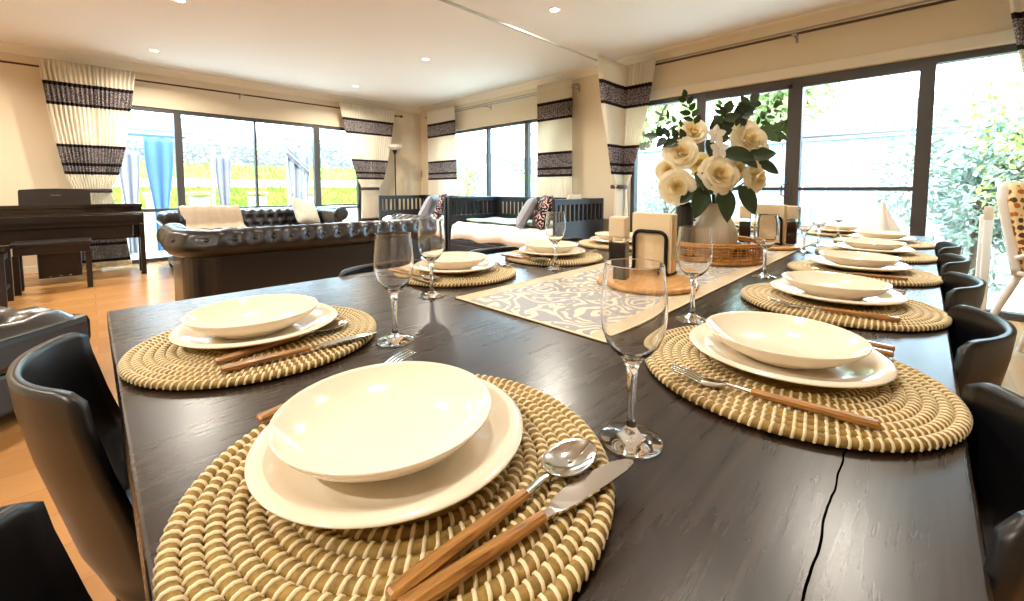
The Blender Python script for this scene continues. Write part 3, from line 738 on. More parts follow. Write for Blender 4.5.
# black bottle, cork and dark lid standing in the tray
b = thing('black_bottle', 'tall black ribbed bottle standing in the rattan tray beside the vase', 'bottle', (1.575, .645, ZT)); b.rotation_euler = (0, radians(4), 0)
R = [[((rd+.0012*cos(10*t*2*pi/40))*cos(2*pi*t/40), (rd+.0012*cos(10*t*2*pi/40))*sin(2*pi*t/40), z) for t in range(40)] for rd, z in ((.027, 0), (.029, .004), (.030, .10), (.0315, .19), (.031, .196))]
MB().rings(R, 0, True).build('body', M['chair'], b); MB().lathe([(.0015, .196), (.022, .196), (.022, .21), (.02, .214), (.0015, .214)], 24).build('cap', M['chair'], b)
b = thing('wooden_dispenser', 'small wooden dispenser between the black bottle and the vase', 'dispenser', (1.625, .640, ZT))
MB().lathe([(.001, 0), (.019, 0), (.020, .004), (.020, .10), (.017, .112), (.001, .112)], 24).build('body', M['board'], b); MB().lathe([(.001, .112), (.011, .112), (.011, .130), (.001, .130)], 20).tube([(0, 0, .128), (.0, 0, .14), (.02, -.012, .142)], .004, 8).build('pump', M['black_wire'], b)
d = MB().lathe([(.001, 0), (.026, 0), (.030, .004), (.030, .050), (.028, .056), (.001, .058)], 32).build('black_jar', M['chair'], None, (1.755, .50, ZT)); tag(d, 'small black lidded jar in the rattan tray, right of the vase', 'jar')
# white napkin folded to a standing peak at the far end
nk = MB()
def fold(i, j):
    a = lerp(-.75*pi, .75*pi, i); rr = (.085+.018*sin(6*pi*i))*(1-j)**1.25+.004; return (rr*cos(a), rr*sin(a), .205*j)
nk.shell(fold, 48, 14, .003); o = nk.build('folded_napkin', M['sheet'], None, (3.13, .165, TT), (0, 0, radians(200))); tag(o, 'white cloth napkin folded into a standing peak at the far table end', 'napkin')

# ------------------------------------------------------------------ flowers
def petal(mb, phi, r0, r1, h, wid, op, curl, zb):
    c, s = cos(phi), sin(phi)
    def fn(i, j):
        t = 2*i-1; ws = wid*(.35+.65*sin(min(1, j*1.25)*pi/2)); an = t*ws
        rad = r0+(r1-r0)*sin(j*pi/2)**.9; zz = zb+h*j**1.15 - curl*j**5*(.6+.4*t*t) - .30*h*t*t*j*j
        rad += op*j**3*(1-.3*t*t)
        x, y = rad*cos(an), rad*sin(an); return (x*c-y*s, x*s+y*c, zz)
    mb.grid(fn, 6, 6, 0, True)
def rose(R, seed):
    rd = random.Random(seed); mb = MB()
    for layer, (n, r0, r1, h, wid, op, curl) in enumerate(((3, .02, .09, .66, 1.7, .0, .0), (4, .05, .20, .70, 1.35, .03, .03), (5, .08, .32, .70, 1.15, .06, .07), (5, .10, .46, .66, 1.05, .12, .14), (6, .12, .60, .58, .90, .20, .20), (7, .14, .72, .46, .80, .26, .24), (7, .14, .80, .30, .80, .28, .22))):
        o_ = rd.random()*6
        for k in range(n): petal(mb, o_+2*pi*k/n+rd.uniform(-.2, .2), r0*R, r1*R*rd.uniform(.86, 1.1), h*R*rd.uniform(.84, 1.1), wid*rd.uniform(.8, 1), op*R*rd.uniform(.7, 1.4), curl*R*rd.uniform(.7, 1.5), 0)
    return mb
RV = Vector((sin(radians(44.63)), -cos(radians(44.63)), 0)); FV = Vector((cos(radians(44.63)), sin(radians(44.63)), 0)); UP = Vector((0, 0, 1))
NECK = Vector((VX, VY, ZT+.185))
def bouquet(dx, dz, df):   # offsets from the vase axis: across the room, height, depth
    c = Vector((VX, VY, 0)); return c+RV*dx+UP*dz-c.normalized()*df
def stem_to(p): return [tuple(NECK-UP*.03), tuple(NECK.lerp(p, .35)+UP*.02), tuple(p)]
ROSES = [  # dx, height, toward viewer, radius, tilt right, tilt up, material, where
 (.130, 1.207, .07, .062, .15, .25, 'rose', 'large ivory rose, highest on the right of the bouquet'),
 (.024, 1.075, .15, .060, .05, .15, 'rose', 'large ivory rose in the front centre of the bouquet'),
 (.160, 1.062, .10, .052, .45, -.05, 'rose', 'ivory rose low on the right of the bouquet, above the tray'),
 (-.125, 1.160, .10, .052, -.4, .3, 'rose', 'ivory rose on the upper left of the bouquet, tilted to the curtain'),
 (-.135, 1.030, .12, .052, -.3, -.1, 'rose', 'lowest ivory rose on the left, above the black bottle'),
 (-.175, 1.090, .05, .045, -.8, .0, 'rose', 'ivory rose farthest left, partly behind two others'),
 (-.085, 1.240, .06, .046, -.2, .55, 'rose', 'small cream rose at the upper left under the eucalyptus'),
 (-.050, 1.115, .11, .038, -.1, .2, 'rose_y', 'small pale yellow rose left of the front centre rose'),
 (.190, 1.155, .0, .048, .8, .1, 'rose', 'cream rose at the right edge behind two ivory roses'),
 (.095, 1.275, -.01, .048, .1, .6, 'rose', 'cream rose at the top, behind the highest rose'),
 (.085, 1.098, .09, .042, .3, .1, 'rose', 'half hidden ivory rose right of the front centre rose'),
]
for i, (dx, z, df, R, tr_, tu, m, lab) in enumerate(ROSES):
    p = bouquet(dx, z, df); n = (-FV+RV*tr_+UP*tu).normalized()
    r = thing('white_rose', lab, 'rose', p, 0, 'roses in the vase'); r.rotation_mode = 'QUATERNION'; r.rotation_quaternion = UP.rotation_difference(n)
    rose(R*1.13, i).xf(Matrix.Translation((0, 0, -R*.45))).build('bloom', M[m], r)
    inv = r.rotation_quaternion.inverted()
    pts = [Vector(q)-p for q in stem_to(p-n*R*.45)]; MB().tube([tuple(inv @ q) for q in pts], .003, 6).build('stem', M['stem'], r)
def leaf(mb, base, d, nrm, L, W, mat=0, fold_=.25, droop=.15):
    d = d.normalized(); s = d.cross(nrm).normalized(); n = s.cross(d).normalized()
    def fn(i, j):
        t = 2*i-1; w = W*sin(pi*min(1, .04+.96*j))**.75*(1-.35*j)
        return tuple(base+d*(L*j)+s*(t*w)+n*(abs(t)*w*fold_-droop*L*j*j))
    mb.grid(fn, 4, 8, mat, True)
def rvec(dx, dz, df=0): return RV*dx+UP*dz-FV*df
BIG = [(.03, 1.03, .13, .05, -.7, .6, .13, .040), (-.04, 1.03, .13, -.2, -.6, .5, .12, .038), (.09, 1.03, .11, .5, -.75, .3, .12, .042), (.05, 1.17, .10, .5, -.35, .5, .12, .036), (.02, 1.15, .12, .7, -.1, .4, .12, .034), (.12, 1.14, .09, .8, .15, .4, .10, .034), (-.03, 1.20, .10, .2, -.6, .5, .10, .030), (-.07, 1.08, .13, .4, -.5, .5, .10, .032), (-.01, 1.21, .05, .1, .8, .3, .09, .028), (-.12, 1.20, .08, -.8, -.2, .3, .08, .024), (.16, 1.12, .06, .9, -.4, .3, .09, .03), (-.075, 1.02, .12, -.5, -.45, .4, .07, .026)]
for i, (dx, z, df, ax, az, af, L, Wd) in enumerate(BIG):
    p = bouquet(dx, z, df); r = thing('rose_leaf', 'broad dark green leaf tucked between the roses, ' + ('hanging over the vase front', 'hanging left over the vase', 'hanging right over the vase', 'below the highest rose', 'beside the highest rose', 'at the right among the roses', 'above the yellow rose', 'left of the front centre rose', 'upright in the middle', 'at the upper left', 'low on the right side', 'above the black bottle')[i], 'leaf', p, 0, 'broad leaves in the bouquet')
    mb = MB(); leaf(mb, Vector((0, 0, 0)), rvec(ax, az, af*.4), -FV+UP*.5, L, Wd); mb.build('leaf_blade', M['leaf'], r)
    MB().tube([tuple(Vector(q)-p) for q in stem_to(p)], .0025, 5).build('stem', M['stem'], r)
def sprig(name, label, dx, z, df, ax, az, L, n, lw, m, rnd, seed):
    rd = random.Random(seed); p = bouquet(dx, z, df); r = thing(name, label, 'sprig', p, 0, 'eucalyptus sprigs in the vase')
    d = rvec(ax, az, .1).normalized(); pts = [Vector((0, 0, 0))+d*(L*k/8)+UP*(.02*sin(k/8*pi)-.0) for k in range(9)]
    MB().tube([tuple(Vector(q)-p) for q in stem_to(p)[:2]]+[tuple(q) for q in pts], .002, 5).build('stem', M['stem'], r)
    mb = MB(); s = d.cross(FV).normalized()
    for k in range(n):
        q = pts[0].lerp(pts[-1], .15+.85*k/(n-1)); sg = 1 if k % 2 else -1
        dd = (s*sg*(.9 if k < n-1 else 0)+d*.6+FV*rd.uniform(-.6, .4)).normalized()
        leaf(mb, q, dd, -FV+rvec(rd.uniform(-.5, .5), rd.uniform(-.2, .8)), lw*rd.uniform(.85, 1.15), lw*rnd, 0, .12, .1)
    mb.build('foliage', M[m], r)
sprig('eucalyptus_sprig', 'dark eucalyptus sprig at the top left of the bouquet', -.075, 1.25, .05, -.35, .75, .12, 9, .038, 'leaf', .36, 1)
sprig('eucalyptus_sprig', 'thin eucalyptus sprig reaching left, highest over the curtain side', -.09, 1.23, .03, -.85, .45, .14, 9, .036, 'leaf2', .26, 2)
sprig('eucalyptus_sprig', 'dark sprig drooping at the left edge of the bouquet', -.10, 1.20, .07, -1, .12, .12, 8, .045, 'leaf', .4, 3)
sprig('eucalyptus_sprig', 'round leaved sprig above the highest rose', .06, 1.25, .04, .3, .5, .11, 12, .044, 'leaf', .5, 4)
sprig('eucalyptus_sprig', 'long eucalyptus sprig reaching right over the door handle', .14, 1.22, .03, 1, .18, .105, 11, .044, 'leaf2', .46, 5)
sprig('eucalyptus_sprig', 'pale eucalyptus sprig pointing up right over the door frame', .13, 1.24, .0, .7, .7, .14, 9, .034, 'leaf2', .34, 6)
sprig('eucalyptus_sprig', 'short dark sprig in the middle between the upper roses', .0, 1.18, .09, .2, .8, .12, 9, .05, 'leaf', .42, 7)
sprig('eucalyptus_sprig', 'fine upright sprig in the top centre of the bouquet', .02, 1.24, .0, -.1, 1, .10, 9, .03, 'leaf2', .34, 8)
for i, (dx, z, df) in enumerate(((.0, 1.215, .13), (.012, 1.165, .14))):
    p = bouquet(dx, z, df); r = thing('white_orchid', 'small white orchid blossom in the middle of the bouquet, ' + ('upper of two' if not i else 'lower of two'), 'orchid', p, 0, 'white orchid blossoms')
    mb = MB()
    for k in range(5):
        a = pi/2+2*pi*k/5; leaf(mb, Vector((0, 0, 0)), rvec(cos(a), sin(a), .25), -FV, .036, .016, 0, -.1, .1)
    mb.build('bloom', M['petal_w'], r); MB().tube([tuple(Vector(q)-p) for q in stem_to(p)], .002, 5).build('stem', M['stem'], r)

# ------------------------------------------------------------------ leather sofas, ottoman
def chesterfield(name, label, group):
    L, D = 2.14, .90; r = thing(name, label, 'sofa', (0, 0, 0), 0, group)
    hw = L/2
    path = []
    def arc(cx, cy, rad, a0, a1, n=8): return [(cx+rad*cos(radians(lerp(a0, a1, k/n))), cy+rad*sin(radians(lerp(a0, a1, k/n)))) for k in range(n+1)]
    rc = .16; xo, yo = hw-.12, .12
    def seg(a, b, n): return [(lerp(a[0], b[0], k/n), lerp(a[1], b[1], k/n)) for k in range(n)]
    path += seg((-xo, D-.02), (-xo, yo+rc), 26); path += arc(-xo+rc, yo+rc, rc, 180, 270, 9); path += seg((-xo+rc, yo), (xo-rc, yo), 66)[1:]
    path += arc(xo-rc, yo+rc, rc, 270, 360, 9); path += seg((xo, yo+rc), (xo, D-.02), 26)[1:]+[(xo, D-.02)]
    P = [Vector((a, b, 0)) for a, b in path]; m = len(P); S = [0]
    for a, b in zip(P, P[1:]): S.append(S[-1]+(b-a).length)
    nb = 27; bs = [S[-1]*(k+.5)/nb for k in range(nb)]
    N = []
    for i in range(m):
        t = (P[min(i+1, m-1)]-P[max(i-1, 0)]).normalized(); N.append(Vector((t.y, -t.x, 0)))   # outward
    rr, zc = .102, .648; na = 22; R = []
    for i in range(m):
        ring = []
        for k in range(na):
            a = 2*pi*k/na; rad = rr
            ao = math.atan2(sin(a), cos(a))
            for q, off in ((radians(18), 0), (radians(112), .5)):
                for b in bs:
                    ds = S[i]-b-off*(bs[1]-bs[0])
                    if abs(ds) < .12: rad -= .034*gauss(ds, .028)*gauss((ao-q), .28)+.008*gauss(ds, .012)*gauss(ao-q-.5, .5)
            c = P[i]+N[i]*.045
            ring.append(tuple(c+N[i]*(rad*1.05*cos(a))+UP*(zc+rad*sin(a))))
        R.append(ring)
    MB().rings(R, 0, True).build('rolled_back_and_arms', M['leather'], r)
    for sI in (0, m-1):   # scroll ends on the arm fronts
        c = P[sI]+N[sI]*.045+UP*zc; mb = MB(); sgn = Vector((0, 1, 0))
        mb.rings([[tuple(c+sgn*h+N[sI]*(q*1.05*cos(2*pi*k/24))+UP*(q*sin(2*pi*k/24))) for k in range(24)] for q, h in ((.098, -.01), (.100, .004), (.092, .012), (.05, .016), (.01, .017))], 0, True); mb.build('arm_scroll', M['leather'], r)
    # body: outer skirt walls following the same path
    mb = MB(); W_ = []
    for i in range(m):
        o1, o2 = P[i]+N[i]*.055, P[i]-N[i]*.07
        W_.append([(o1.x, o1.y, .10), (o1.x, o1.y, .56), (o2.x, o2.y, .66), (o2.x, o2.y, .10)])
    mb.rings(W_, 0, False); mb.box(-hw+.2, hw-.2, .2, D-.04, .10, .30, .02); mb.build('body', M['leather'], r)
    mb = MB()
    for i in range(0, m, 2):
        c = P[i]+N[i]*.058; 
        mb.lathe([(.001, -.005), (.006, -.003), (.006, .003), (.001, .005)], 6, 0, True, (c.x, c.y, .545))
    s_ = mb.build('nail_trim', M['rod_dark'], r); tag(s_, None, None, None, 'stuff')
    bm = MB().lathe([(.001, .008), (.008, .007), (.012, .003), (.013, 0), (.001, 0)], 12); me = None
    for b in bs:
        i = min(range(m), key=lambda q: abs(S[q]-b)); a = radians(18); c = P[i]+N[i]*(.045+.072*1.05*cos(a))+UP*(zc+.072*sin(a))
        if me is None: o = bm.build('button', M['leather_button'], r); me = o
        else: o = me.copy(); COL.objects.link(o); o.parent = r
        n = (N[i]*cos(a)+UP*sin(a)); o.location = c; o.rotation_mode = 'QUATERNION'; o.rotation_quaternion = UP.rotation_difference(n)
    w3 = (L-.44)/3
    for k in range(3):
        x0 = -hw+.22+w3*k; mb = MB()
        def fn(i, j):
            return (x0+.004+(w3-.008)*i, lerp(.22, D-.01, j), .44+.03*(1-(2*i-1)**4)*(1-(2*j-1)**4))
        mb.grid(fn, 10, 10); mb.box(x0+.004, x0+w3-.004, .22, D-.01, .30, .445, .03); mb.build('seat_cushion', M['leather'], r)
    # tufted inner back
    mb = MB()
    def fb(i, j):
        x = lerp(-hw+.2, hw-.2, i); z = lerp(.42, .66, j); d = 0
        for q in range(13):
            bx = lerp(-hw+.25, hw-.25, q/12)
            for zz, o_ in ((.50, 0), (.60, .07)): d += .03*gauss(x-bx-o_, .025)*gauss(z-zz, .022)
        return (x, .215+.03*(1-j)-d, z)
    mb.grid(fb, 90, 12); mb.build('tufted_inner_back', M['leather'], r)
    for sx in (-1, 1):
        for yy in (.12, D-.1): MB().lathe([(.018, 0), (.03, .02), (.035, .06), (.025, .10)], 16, 0, True, (sx*(hw-.12), yy, 0)).build('foot', M['bedwood'], r)
    return r
s1 = chesterfield('leather_sofa', 'dark leather buttoned sofa with its back to the dining table', 'dark leather buttoned sofas')
s1.location = (1.43, 3.40, 0); s1.rotation_euler = (0, 0, radians(-2))
s2 = copy_tree(s1); s2['label'] = 'dark leather buttoned sofa facing the room, below the window'; s2.location = (1.68, 7.14, 0); s2.rotation_euler = (0, 0, pi)
ot = thing('leather_ottoman', 'dark tufted leather ottoman behind the chair at the table end', 'ottoman', (-.61, 2.93, 0), radians(45)); ot.scale = (1, 1, 1.1)
def otop(i, j):
    hx, hy = .46, .40; x = lerp(-hx, hx, i); y = lerp(-hy, hy, j); e = max(abs(x)/hx, abs(y)/hy)
    z = .412-.055*sstep(.78, 1, e)**2
    for a in range(5):
        for b_ in range(4):
            bx, by = -.36+.18*a, -.27+.18*b_; z -= .034*gauss(math.hypot(x-bx, y-by), .036)
    r6 = ((abs(x)/hx)**6+(abs(y)/hy)**6)**(1/6); k = e/r6 if r6 > 1e-6 else 1; return (x*k, y*k, z)
mb = MB().grid(otop, 54, 48); mb.build('tufted_top', M['leather'], ot)
MB().box(-.452, .452, -.392, .392, .22, .362, .03).build('upper_cushion', M['leather'], ot); MB().box(-.445, .445, -.385, .385, .06, .222, .015).build('base', M['leather'], ot)
bt = None
for a in range(5):
    for b_ in range(4):
        if bt is None: bt = MB().lathe([(.001, .008), (.008, .007), (.012, .003), (.013, 0), (.001, 0)], 12).build('button', M['leather_button'], ot); o = bt
        else: o = bt.copy(); COL.objects.link(o); o.parent = ot
        o.location = (-.36+.18*a, -.27+.18*b_, .380)
for sx in (-1, 1):
    for sy in (-1, 1): MB().lathe([(.018, 0), (.026, .03), (.026, .06)], 14, 0, True, (sx*.38, sy*.32, 0)).build('foot', M['bedwood'], ot)
# throw and cushion on the rear sofa
mb = MB()
def thr(i, j):
    x = lerp(.84, 1.52, i); t = j; wv = .008*sin(9*i*pi)+.006*sin(5*i+9*t)
    if t < .3: y, z = 7.02+.115*1-.0, .0
    prof = [(6.66, .485), (6.80, .49), (6.89, .52), (6.915, .62), (6.95, .71), (6.99, .765), (7.06, .775), (7.12, .755), (7.165, .70)]
    q = t*(len(prof)-1); k = min(int(q), len(prof)-2); f = q-k
    return (x+.01*sin(8*t), lerp(prof[k][0], prof[k+1][0], f)-wv*.6-.012, lerp(prof[k][1], prof[k+1][1], f)+wv+.012)
mb.shell(thr, 36, 30, .012); o = mb.build('throw_blanket', M['throw']); tag(o, 'oatmeal throw blanket over the back of the sofa by the window', 'blanket')
def pillow(name, label, mat, loc, rot, w=.45, h=.45, th=.14, group=None):
    mb = MB()
    for sg in (1, -1):
        def fn(i, j):
            a, b = 2*i-1, 2*j-1; e = (1-a**4)*(1-b**4); pin = 1-.07*(1-abs(a))*abs(b)**3-.0; pin2 = 1-.07*(1-abs(b))*abs(a)**3
            x, y = a*w/2*pin2, b*h/2*pin
            return (x if sg > 0 else -x, y, sg*th/2*max(0, e)**.55)
        mb.grid(fn, 18, 18)
    o = mb.build(name, M[mat], None, loc, rot); return tag(o, label, 'pillow', group)
pillow('throw_pillow', 'pale patterned pillow leaning at the end of the sofa by the window', 'pillow_print', (2.33, 6.73, .66), (radians(60), radians(14), radians(28)), .46, .44, .16)

# ------------------------------------------------------------------ daybeds
def daybed(name, label, group):
    r = thing(name, label, 'daybed', (0, 0, 0), 0, group); L, D, ZT_ = 2.04, 1.02, .905    # local x = along the wall, y = 0 front .. D wall side
    def panel(nm, ax, a0, a1, c0, c1):
        mb = MB(); bx = (lambda s0, s1, z0, z1, b=.004: mb.box(s0, s1, c0, c1, z0, z1, b)) if ax == 'x' else (lambda s0, s1, z0, z1, b=.004: mb.box(c0, c1, s0, s1, z0, z1, b))
        bx(a0, a0+.055, 0, ZT_); bx(a1-.055, a1, 0, ZT_); bx(a0+.03, a1-.03, ZT_-.07, ZT_-.004); bx(a0+.03, a1-.03, .56, .63); bx(a0+.03, a1-.03, .14, .565)
        n = int((a1-a0-.11)/.085)
        for k in range(n):
            s = lerp(a0+.055, a1-.055, (k+.5)/n); bx(s-.014, s+.014, .60, ZT_-.05, .003)
        mb.build(nm, M['bedwood'], r)
    panel('end_panel', 'y', 0, D, 0, .045); panel('end_panel', 'y', 0, D, L-.045, L); panel('back_panel', 'x', .03, L-.03, D-.05, D-.005)
    MB().box(.045, L-.045, 0.005, .045, .215, .28, .004).box(.045, L-.045, .045, D-.05, .215, .262).build('bed_frame', M['bedwood'], r)
    for k in range(2):
        x0 = .055+k*(L-.11)/2; d = MB().box(x0+.004, x0+(L-.11)/2-.004, .004, .024, .04, .21, .004).build('drawer', M['bedwood'], r)
        MB().lathe([(.001, -.0), (.007, 0), (.006, .012), (.013, .022), (.010, .03), (.001, .031)], 14).xf(Matrix.Translation((x0+(L-.11)/4, .004, .13)) @ Matrix.Rotation(pi/2, 4, 'X')).build('knob', M['steel'], d)
    return r
def bedding(y0, tag_):
    mb = MB().box(3.79, 4.69, y0+.055, y0+1.985, .27, .485, .05); o = mb.build('mattress', M['sheet']); tag(o, 'white mattress on the '+tag_, 'mattress')
    mb = MB()
    def q(i, j):
        y = lerp(y0+.075, y0+1.965, j); t = i; x = lerp(3.745, 4.66, min(1, t*1.0)); wv = .012*sin(14*j+3*t)+.010*sin(31*j+7*t)
        z = .505+wv*.7+.012*sin(5*t*3)
        if t < .12: x = 3.748+.03*(t/.12)-.008*sin(40*j); z = .30+.205*(t/.12)**.6+.02*sin(17*j)*(1-t/.12)
        return (x, y, z)
    mb.shell(q, 30, 60, .02); o = mb.build('quilt', M['sheet']); tag(o, 'rumpled white quilt spread over the '+tag_, 'quilt')
d1 = daybed('daybed', 'black slatted daybed standing next to the table, under the window', 'black slatted daybeds')
d1.location = (3.73, 5.035, 0); d1.rotation_euler = (0, 0, radians(-90))
d2 = copy_tree(d1); d2['label'] = 'black slatted daybed in the room corner by the floor lamp'; d2.location = (3.73, 7.12, 0)
bedding(2.995, 'daybed next to the table'); bedding(5.08, 'daybed in the room corner')
mb = MB()
def cov(i, j): return (lerp(4.02, 4.66, i), lerp(3.10, 4.95, j), .552+.006*sin(20*j)+.006*sin(9*i))
mb.shell(cov, 14, 40, .016); o = mb.build('coverlet', M['mint']); tag(o, 'folded mint coverlet along the daybed by the window', 'coverlet')
def lean(name, lab, mat, x, y, z, yaw, tilt, w, h, th, grp): 
    o = pillow(name, lab, mat, (x, y, z), (0, 0, 0), w, h, th, grp); o.rotation_mode = 'XYZ'; o.rotation_euler = (radians(90+tilt), 0, radians(yaw)); return o
lean('throw_pillow', 'grey pillow at the front, leaning on the black floral pillow of the table-side daybed', 'pillow_grey', 4.00, 3.68, .72, 38, 30, .44, .44, .15, 'daybed pillows')
lean('throw_pillow', 'black floral pillow on the daybed next to the table', 'floral', 4.03, 3.43, .735, 52, 20, .47, .45, .15, 'daybed pillows')
lean('throw_pillow', 'beige pillow at the back of the daybed next to the table', 'pillow_beige', 4.42, 3.28, .74, 20, 16, .48, .46, .15, 'daybed pillows')
lean('throw_pillow', 'grey pillow on the corner daybed', 'pillow_grey', 4.02, 5.94, .72, 38, 30, .46, .46, .15, 'corner daybed pillows')
lean('throw_pillow', 'black floral pillow on the corner daybed', 'floral', 4.08, 5.68, .735, 50, 22, .46, .46, .15, 'corner daybed pillows')
# ------------------------------------------------------------------ floor lamp
r = thing('floor_lamp', 'slim black floor lamp with upturned white bowl in the room corner', 'lamp', (4.22, 7.36, 0))
MB().lathe([(.001, 0), (.13, 0), (.13, .012), (.02, .025), (.011, .04), (.001, .04)], 32).build('base', M['black_wire'], r)
MB().tube([(0, 0, .03), (0, 0, 1.70)], .011, 12).build('pole', M['black_wire'], r)
MB().lathe([(.011, 1.69), (.02, 1.70), (.035, 1.73), (.045, 1.765), (.045, 1.775), (.001, 1.775)], 24).build('cup', M['black_wire'], r)
MB().lathe([(.03, 1.775), (.07, 1.79), (.115, 1.83), (.135, 1.865), (.131, 1.866), (.11, 1.834), (.067, 1.797), (.02, 1.785)], 32).build('lamp_shade', M['lamp_white'], r)
MB().tube([(-.012, -.012, 1.28), (-.012, -.02, 1.28)], .012, 8).build('switch', M['black_wire'], r)

# ------------------------------------------------------------------ piano, bench, side table
pn = thing('digital_piano', 'dark rosewood upright digital piano against the beige wall', 'piano', (-.26, 6.65, 0))
a, b = -.72, .715
MB().box(a, b, .02, .47, .60, .735, .006).build('case', M['piano'], pn)
MB().box(a, b, .0, .30, .725, .748, .006).build('key_cover', M['piano_lid'], pn)
MB().box(a-.006, b+.006, .24, .50, .80, .845, .006).box(a, b, .27, .49, .74, .81, .003).build('top_shelf', M['piano_lid'], pn)
MB().box(a, b, -.012, .02, .655, .73, .006).build('front_rail', M['piano'], pn)
for s in (a, b-.045):
    MB().box(s, s+.045, .01, .07, .03, .61, .006).build('leg', M['piano'], pn)
    MB().box(s, s+.045, .30, .47, .0, .80, .006).build('side_panel', M['piano'], pn)
    MB().lathe([(.001, 0), (.022, 0), (.028, .012), (.022, .03), (.001, .032)], 14, 0, True, (s+.022, .04, 0)).build('caster', M['black_wire'], pn)
MB().box(a+.045, b-.045, .30, .33, .42, .62, .003).build('knee_panel', M['piano'], pn)
MB().box(a+.1, b-.1, .06, .30, .46, .60, .01).build('key_bed', M['piano'], pn)
pb = MB().box(-.17, .17, .24, .40, .03, .46, .01).build('pedal_box', M['piano'], pn)
for k in range(3): MB().box(-.012, .012, .0, .09, 0, .012, .004).xf(Matrix.Translation((-.075+.075*k, .165, .05))).build('pedal', M['brass'], pb)
R = []
n_ = 10
ms = [(-.275, 0), (.275, 0)]
out = [(-.275, .0), (.275, .0), (.275, .14)]+[(.255+.02*cos(t*pi/10), .150+.02*sin(t*pi/10)) for t in range(1, 6)]+[(.12, .180), (0, .182), (-.12, .180)]+[(-.255-.02*sin(t*pi/10), .150+.02*cos(t*pi/10)) for t in range(0, 5)]+[(-.275, .14)]
mb = MB(); mb.rings([[(x, .28+d+z*.18, .845+z) for x, z in out] for d in (0, .018)], 0, False); st = mb.build('music_stand', M['piano'], pn)
mb = MB()
for k in range(8):
    x = -.034+.0095*k; mb.box(x, x+.0065, .2985, .3005, .948, .948+(.011 if k in (0, 4) else .0075))
mb.build('maker_lettering', M['gold'], st)
bn = thing('piano_bench', 'dark wooden piano bench standing in front of the piano', 'bench', (-.275, 6.28, 0))
MB().box(-.275, .275, -.15, .17, .455, .50, .012).build('seat', M['leather'], bn); MB().box(-.26, .26, -.14, .16, .38, .456, .004).build('apron', M['piano'], bn)
for sx in (-1, 1):
    for yy in (-.14, .12): MB().box(sx*.245-.022, sx*.245+.022, yy, yy+.044, 0, .38, .003).build('leg', M['piano'], bn)
sd = thing('side_table', 'small black side table cut by the edge of the photo near the piano', 'side table', (-.78, 5.70, 0))
MB().box(-.26, .26, -.24, .24, .475, .505, .006).build('tabletop', M['piano_lid'], sd); MB().box(-.24, .24, -.22, .22, .40, .476, .004).build('apron', M['bedwood'], sd); MB().box(-.24, .24, -.22, .22, .14, .16).build('shelf', M['bedwood'], sd)
for sx in (-1, 1):
    for sy in (-1, 1): MB().box(sx*.235-.02, sx*.235+.02, sy*.215-.02, sy*.215+.02, 0, .476, .003).build('leg', M['bedwood'], sd)

# ------------------------------------------------------------------ high chair
hc = thing('high_chair', 'white high chair with animal print padding at the far side of the chairs', 'high chair', (3.60, -.565, .03), radians(60))
mb = MB()   # padded seat: back cushion and seat cushion; faces -x in local space
def padp(i, j):
    t = 2*i-1; w = .165*(1-.22*sstep(.75, 1, j))
    return (.10+.10*j-.05*(1-abs(t)**2)+.0, t*w, .56+.46*j)
mb.shell(padp, 14, 18, .035); mb.build('back_pad', M['jungle'], hc)
mb = MB(); mb.shell(lambda i, j: (lerp(-.17, .12, i), lerp(-.16, .16, j), .57-.01*sin(pi*j)), 10, 10, .035); mb.build('seat_pad', M['jungle'], hc)
mb = MB(); mb.shell(lambda i, j: (.13+.10*j-.055*(1-(2*i-1)**2), (2*i-1)*.185*(1-.18*sstep(.8, 1, j)), .53+.50*j), 14, 16, .02); mb.box(-.18, .14, -.18, .18, .52, .548, .01); mb.build('seat_shell', M['white_plastic'], hc)
for sx in (-1, 1):
    for sy in (-1, 1): MB().tube([(sx*.10+.02, sy*.15, .53), (sx*.25+.02, sy*.25, 0)], [.017, .014], 12).build('leg', M['white_plastic'], hc)
for sy in (-1, 1): MB().tube([(.12, sy*.185, .62), (-.05, sy*.20, .70), (-.22, sy*.19, .72)], .014, 10).build('armrest', M['white_plastic'], hc)
mb = MB(); mb.rings([[(x*1.0-.28, y, z) for x, y in rrect(.14, .20, .08, 5)] for z in (.72, .745)], 0, False); mb.build('tray', M['pink_plastic'], hc)
sg = thing('baby_gate', 'pale grey gate post with crossbars standing beside the high chair', 'baby gate', (3.72, -.275, 0))
MB().box(-.018, .018, -.018, .018, 0, .905, .006).build('post', M['white_plastic'], sg); MB().box(-.02, .02, -.02, .02, .84, .92, .006).build('post_cap', M['pillow_beige'], sg)
for z in (.22, .68): MB().box(-.008, .25, -.008, .008, z, z+.03, .003).build('crossbar', M['white_plastic'], sg)
MB().box(.25, .286, -.018, .018, 0, .86, .006).build('post', M['white_plastic'], sg); MB().box(-.05, .33, -.06, .06, 0, .02, .004).build('base', M['white_plastic'], sg)

